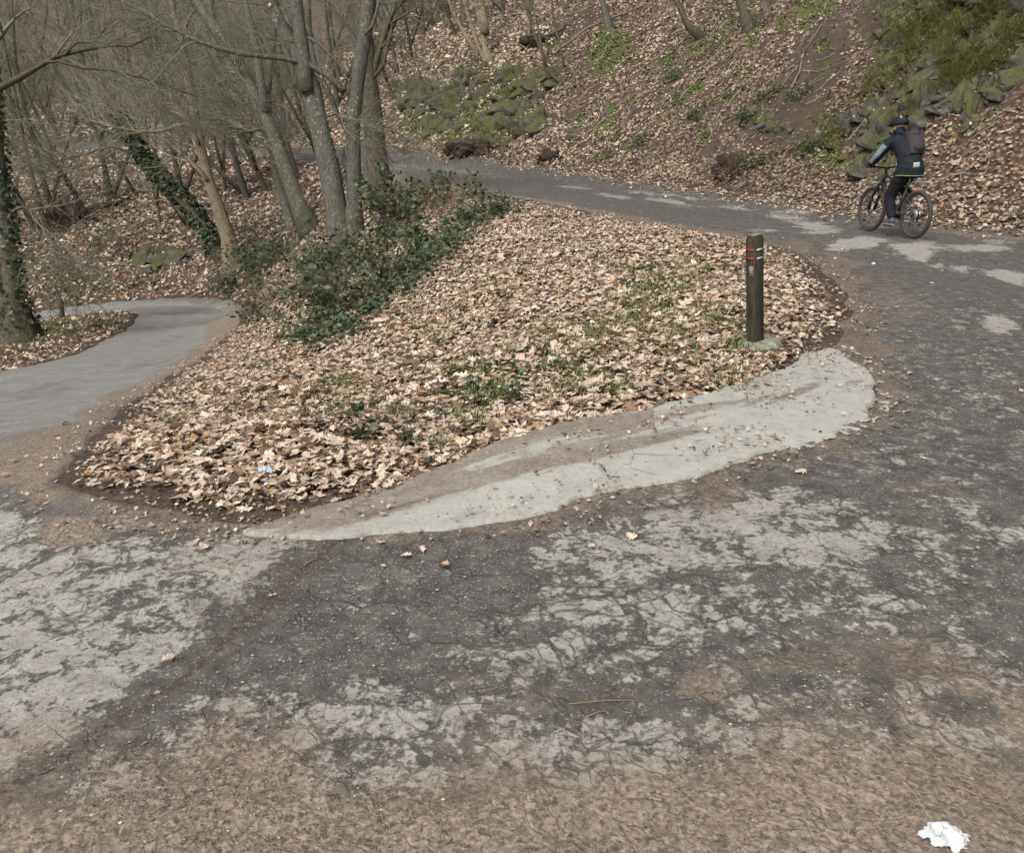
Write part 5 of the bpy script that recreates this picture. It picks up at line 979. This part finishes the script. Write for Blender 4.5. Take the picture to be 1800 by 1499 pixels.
fender(np.stack([np.linspace(-.30, -.86, 8), np.zeros(8), .80+.05*np.sin(np.linspace(0, 2.4, 8))], 1), .04, 'rear_mudguard'); fender(np.stack([np.linspace(.38, .78, 8), np.zeros(8), .745+.05*np.sin(np.linspace(.4, 2.6, 8))], 1), .04, 'front_mudguard')
mesh_tubes([([A3(-.33, 0, .87), A3(-.45, 0, .825)], [.008, .006])], 'mudguard_stay', M_BLACK, bike)
V, Q, T = tube([BB+A3(0, -.055, 0), BB+A3(0, -.048, 0)], [.085, .085], 28); mk('chainring', V, [Q, T], M_BLACK, bike)
V, Q, T = tube([BB+A3(0, -.06, 0), BB+A3(0, .06, 0)], [.06, .06], 18); mk('motor_housing', V, [Q, T], M_BLACK, bike)
ch = []
for zz in (.085, -.085): ch.append(([BB+A3(0, -.052, zz), RH+A3(0, -.052, zz*.5)], [.005, .005]))
mesh_tubes(ch, 'chain', M_BLACK, bike, sides=4); V, Q, T = tube([RH+A3(0, -.06, 0), RH+A3(0, -.035, 0)], [.03, .06], 20); mk('cassette', V, [Q, T], M_STEEL, bike)
mesh_tubes([([RH+A3(0, -.06, -.03), RH+A3(.04, -.06, -.12)], [.016, .012])], 'derailleur', M_BLACK, bike)
CRA = radians(-82); cr = A3(cos(CRA), 0, sin(CRA))*.17; LP = BB+cr+A3(0, .13, 0); RPd = BB-cr+A3(0, -.13, 0)
for s, Pd in ((1, LP), (-1, RPd)):
    c_ = mesh_tubes([([BB+A3(0, s*.07, 0), Pd-A3(0, s*.05, 0)], [.014, .011])], 'crank', M_BLACK, bike); V, Q = box(Pd, (.10, .09, .02)); mk('pedal', V, Q, M_BLACK, c_)

# rider
M_SKIN = plain('skin', (.42, .26, .19), .6, vary=.08); M_JACKET = plain('jacket_cloth', (.0075, .0105, .017), .8, vary=.35, scale=9); M_TROUS = plain('trouser_cloth', (.009, .009, .011), .85, vary=.3, scale=9); M_GLOVE = plain('glove_cloth', (.010, .010, .011), .8); M_SLEEVE = plain('grey_sleeve_panel', (.15, .17, .185), .75, vary=.25, scale=30)
M_SHOE = plain('shoe', (.075, .08, .09), .7, vary=.3, scale=20); M_SOLE = plain('shoe_sole', (.2, .21, .22), .7); M_HELM = plain('helmet_shell', (.008, .011, .016), .7, spec=.25); M_PACK = plain('backpack_cloth', (.042, .032, .036), .85, vary=.2, scale=30); M_REFL = plain('reflective_patch', (.40, .43, .44), .5); M_LIME = plain('lime_trim', (.22, .36, .12), .7)
rider = thing('person', 'cyclist in dark jacket and helmet riding uphill with one leg straight', 'person', bloc); rider.rotation_euler = bike.rotation_euler
hip = A3(-.26, 0, 1.05); chest = A3(-.06, 0, 1.34); neck = A3(.055, 0, 1.50); head = A3(.135, .015, 1.615)
SH = {s: A3(.015, s*.195, 1.415) for s in (1, -1)}; EL = {s: A3(.11, s*.31, 1.20) for s in (1, -1)}; HA = {s: A3(.245, s*.325, 1.075) for s in (1, -1)}
HJ = {s: A3(-.24, s*.095, .98) for s in (1, -1)}; AN = {1: LP+A3(-.06, -.02, .105), -1: RPd+A3(-.06, .02, .105)}
KN = {1: A3(-.035, .125, .575), -1: A3(.17, -.125, .80)}
def remeshed(parts, name, mat, parent, vox=.011, it=6):
    mb = MB()
    for p in parts: mb.add(*p)
    o = mb.mk(name, mat, parent, smooth=True); m = o.modifiers.new('r', 'REMESH'); m.mode = 'VOXEL'; m.voxel_size = vox; m.use_smooth_shade = True; s = o.modifiers.new('s', 'SMOOTH'); s.iterations = it; s.factor = .5; return o
def limb(pts, R, sides=12): return tube(resample(pts, R, 12)[0], resample(pts, R, 12)[1], sides)
def hand(s):
    c = HA[s]; g = A3(.263, s*.325, 1.043); out = [ell(c+A3(.01, 0, .004), (.045, .040, .022), roty(.35))]
    for k, L in enumerate((.062, .07, .066, .054)):
        y = g[1]+(k-1.5)*.021; r = .0095; out.append(limb([(c[0]+.03, y, c[2]+.006), (g[0]+.045, y, g[2]+.018), (g[0]+.042, y, g[2]-.014), (g[0]+.012, y, g[2]-.026)][:4], [r, r, r*.92, r*.8], 7))
    out.append(limb([(c[0]-.012, c[1]-s*.03, c[2]), (g[0]-.02, g[1]-s*.05, g[2]+.008), (g[0]+.01, g[1]-s*.056, g[2]-.018)], [.012, .011, .009], 7)); return out
HR = rotz(.12)@roty(.15)
def hp(*p): return head+HR@A3(*p)
body = [ell(head, (.098, .076, .118), HR), ell(hp(.035, 0, -.06), (.06, .056, .062), HR), ell(hp(.10, 0, -.02), (.020, .013, .022), HR), ell(hp(.088, 0, -.065), (.012, .026, .010), HR), ell(hp(-.005, .078, -.012), (.022, .012, .032), HR), ell(hp(-.005, -.078, -.012), (.022, .012, .032), HR), ell(hp(.092, .032, .022), (.014, .024, .009), HR), ell(hp(.092, -.032, .022), (.014, .024, .009), HR),
        limb([neck-A3(.02, 0, .06), neck, hp(-.01, 0, -.05)], [.062, .057, .055]), ell(chest, (.10, .15, .19), roty(.42)), limb([hip, chest], [.13, .12])]
for s in (1, -1):
    body += [limb([SH[s], EL[s], HA[s]], [.050, .040, .028]), limb([HJ[s], KN[s], AN[s]], [.08, .054, .038]), limb([chest, SH[s]], [.08, .05]), limb([hip, HJ[s]], [.11, .08])]+hand(s)
remeshed(body, 'body', M_SKIN, rider, .0085, 4)
for s in (1, -1): remeshed([(v_[0], *v_[1:]) for v_ in [(c[0]+np.sign(c[0]-HA[s])*.0022, *c[1:]) for c in hand(s)]]+[limb([HA[s], HA[s]*.82+EL[s]*.18], [.030, .036])], 'glove', M_GLOVE, rider, .006, 2)
for s in (1, -1):
    e = hp(.104, s*.031, .008); mk('eye', *ell(e, (.008, .012, .008)), M_WHITE, rider)
_tx = bpy.data.textures.new('cloth_folds', 'CLOUDS'); _tx.noise_scale = .09; _tx.noise_depth = 2
def folds(o, k):
    m = o.modifiers.new('f', 'DISPLACE'); m.texture = _tx; m.strength = k; m.mid_level = .5; m.texture_coords = 'LOCAL'
jk = [ell(chest+A3(-.01, 0, .0), (.14, .20, .23), roty(.42)), limb([hip+A3(.0, 0, -.03), hip+A3(.05, 0, .14), chest, neck-A3(.02, 0, .05)], [.185, .172, .165, .09], 16), limb([neck-A3(.02, 0, .05), neck+A3(.005, 0, .035)], [.085, .072]), limb([hip+A3(-.02, 0, .02), hip+A3(.0, 0, -.13)], [.195, .205], 18)]
for s in (1, -1): jk += [limb([SH[s]-A3(0, s*.05, 0), SH[s], EL[s], HA[s]*.9+EL[s]*.1], [.092, .08, .065, .048])]
folds(remeshed(jk, 'jacket', M_JACKET, rider, .012, 5), .024)
tr = [limb([hip, hip-A3(0, 0, .06)], [.14, .13])]
for s in (1, -1): tr += [limb([HJ[s]+A3(-.02, 0, .03), HJ[s]*.5+KN[s]*.5, KN[s], KN[s]*.5+AN[s]*.5, AN[s]+A3(0, 0, .01)], [.115, .10, .085, .076, .062]), ell(HJ[s]+A3(-.05, 0, .02), (.11, .10, .12))]
folds(remeshed(tr, 'trousers', M_TROUS, rider, .012, 5), .022)
for s in (1, -1):
    Pd = LP if s == 1 else RPd; b = Pd+A3(0, -s*.02, .03)
    sh = remeshed([ell(b+A3(.03, 0, .018), (.13, .047, .034)), ell(b+A3(-.065, 0, .035), (.055, .042, .05)), limb([b+A3(-.06, 0, .03), AN[s]+A3(0, 0, .02)], [.046, .046])], 'shoe', M_SHOE, rider, .009, 3); V, Q = ell(b+A3(.01, 0, -.012), (.152, .05, .016)); mk('sole', V, Q, M_SOLE, sh)
# grey panel on the outside of the arms, lime hem, reflective patch
def strip_on(pts, R, w_, dirv, name, mat, off=.008):
    P, R = resample(pts, R, 12); d = nrm(np.asarray(dirv, float)[None])[0]; T = nrm(np.gradient(P, axis=0)); rows = []
    for a in np.linspace(-w_, w_, 5):
        n = nrm(d[None]-T*(T@d)[:, None]); b = np.cross(T, n); rows.append(P+(n*cos(a)+b*sin(a))*(R[:, None]+off))
    V = np.stack(rows, 1).reshape(-1, 3); i = np.arange(len(P)*5).reshape(-1, 5); Q = np.stack([i[:-1, :-1], i[:-1, 1:], i[1:, 1:], i[1:, :-1]], -1).reshape(-1, 4); o = mk(name, V, Q, mat, rider, smooth=True); m = o.modifiers.new('s', 'SOLIDIFY'); m.thickness = .006
for s in (1, -1): strip_on([SH[s]*.65+EL[s]*.35, EL[s], HA[s]*.85+EL[s]*.15], [.072, .065, .048], .75, (-.5, s*.9, .5), 'sleeve_panel', M_SLEEVE, .011)
strip_on([hip+A3(-.02, .10, .03), hip+A3(-.02, -.0, .035)], [.182, .188], .2, (-1, .5, -.05), 'reflective_patch', M_REFL, .006)
th = np.linspace(0, 2*pi, 41); hem = hip+np.stack([.0+.206*np.cos(th), .206*np.sin(th), -.128+0*th], 1); mesh_tubes([(hem, [.005]*41)], 'lime_hem', M_LIME, rider, sides=6)
# helmet
V, Q = ell((0, 0, 0), (.140, .108, .098), nu=28, nv=17); V = V[:]; c0 = hp(-.012, 0, .052); kq = V[Q].mean(1)[:, 2] > -.028+.0; V2 = V.copy(); ridge = 1+.035*np.cos(np.arctan2(V[:, 1], V[:, 0]+1e-6)*8)*(V[:, 2] > .0); V2 = V2*ridge[:, None]
h_ = mk('helmet', V2@HR.T+c0, Q[kq], M_HELM, rider, smooth=True); m = h_.modifiers.new('s', 'SOLIDIFY'); m.thickness = -.016
V, Q = box((.145, 0, .0), (.05, .15, .008), roty(.25)); mk('visor', V@HR.T+c0, Q, M_HELM, h_); V, Q = box((-.085, .035, .072), (.045, .028, .006), roty(-.75)); mk('helmet_logo', V@HR.T+c0+A3(0, .01, .012), Q, M_WHITE, h_)
mesh_tubes([([hp(.0, s*.08, .0), hp(.045, s*.055, -.08), hp(.06, 0, -.125)], [.005]*3) for s in (1, -1)], 'chin_strap', M_BLACK, h_, sides=5)
hk = ell(hp(-.018, 0, -.055), (.094, .088, .092), HR); mk('hood', *hk, M_JACKET, rider, smooth=True)
# backpack (carried, so a thing of its own)
pack = thing('backpack', 'brownish backpack worn on the back of the cyclist', 'backpack', bloc); pack.rotation_euler = bike.rotation_euler
Rb = roty(.42); pc = chest+A3(-.215, -.02, .04)
pk = remeshed([box(pc, (.11, .25, .34), Rb), ell(pc+Rb@A3(-.035, 0, -.03), (.075, .115, .14), Rb), ell(pc+Rb@A3(-.005, 0, .15), (.07, .115, .06), Rb)], 'pack_body', M_PACK, pack, .011, 8)
pf = remeshed([ell(pc+Rb@A3(-.075, 0, -.06), (.045, .10, .085), Rb)], 'front_pocket', M_PACK, pack, .01, 4)
mesh_tubes([([pc+Rb@A3(.04, s*.09, .14), chest+A3(-.01, s*.115, .225), chest+A3(.13, s*.125, .10), chest+A3(.10, s*.14, -.12), pc+Rb@A3(.05, s*.12, -.13)], [.015]*5) for s in (1, -1)], 'shoulder_strap', M_BLACK, pack)
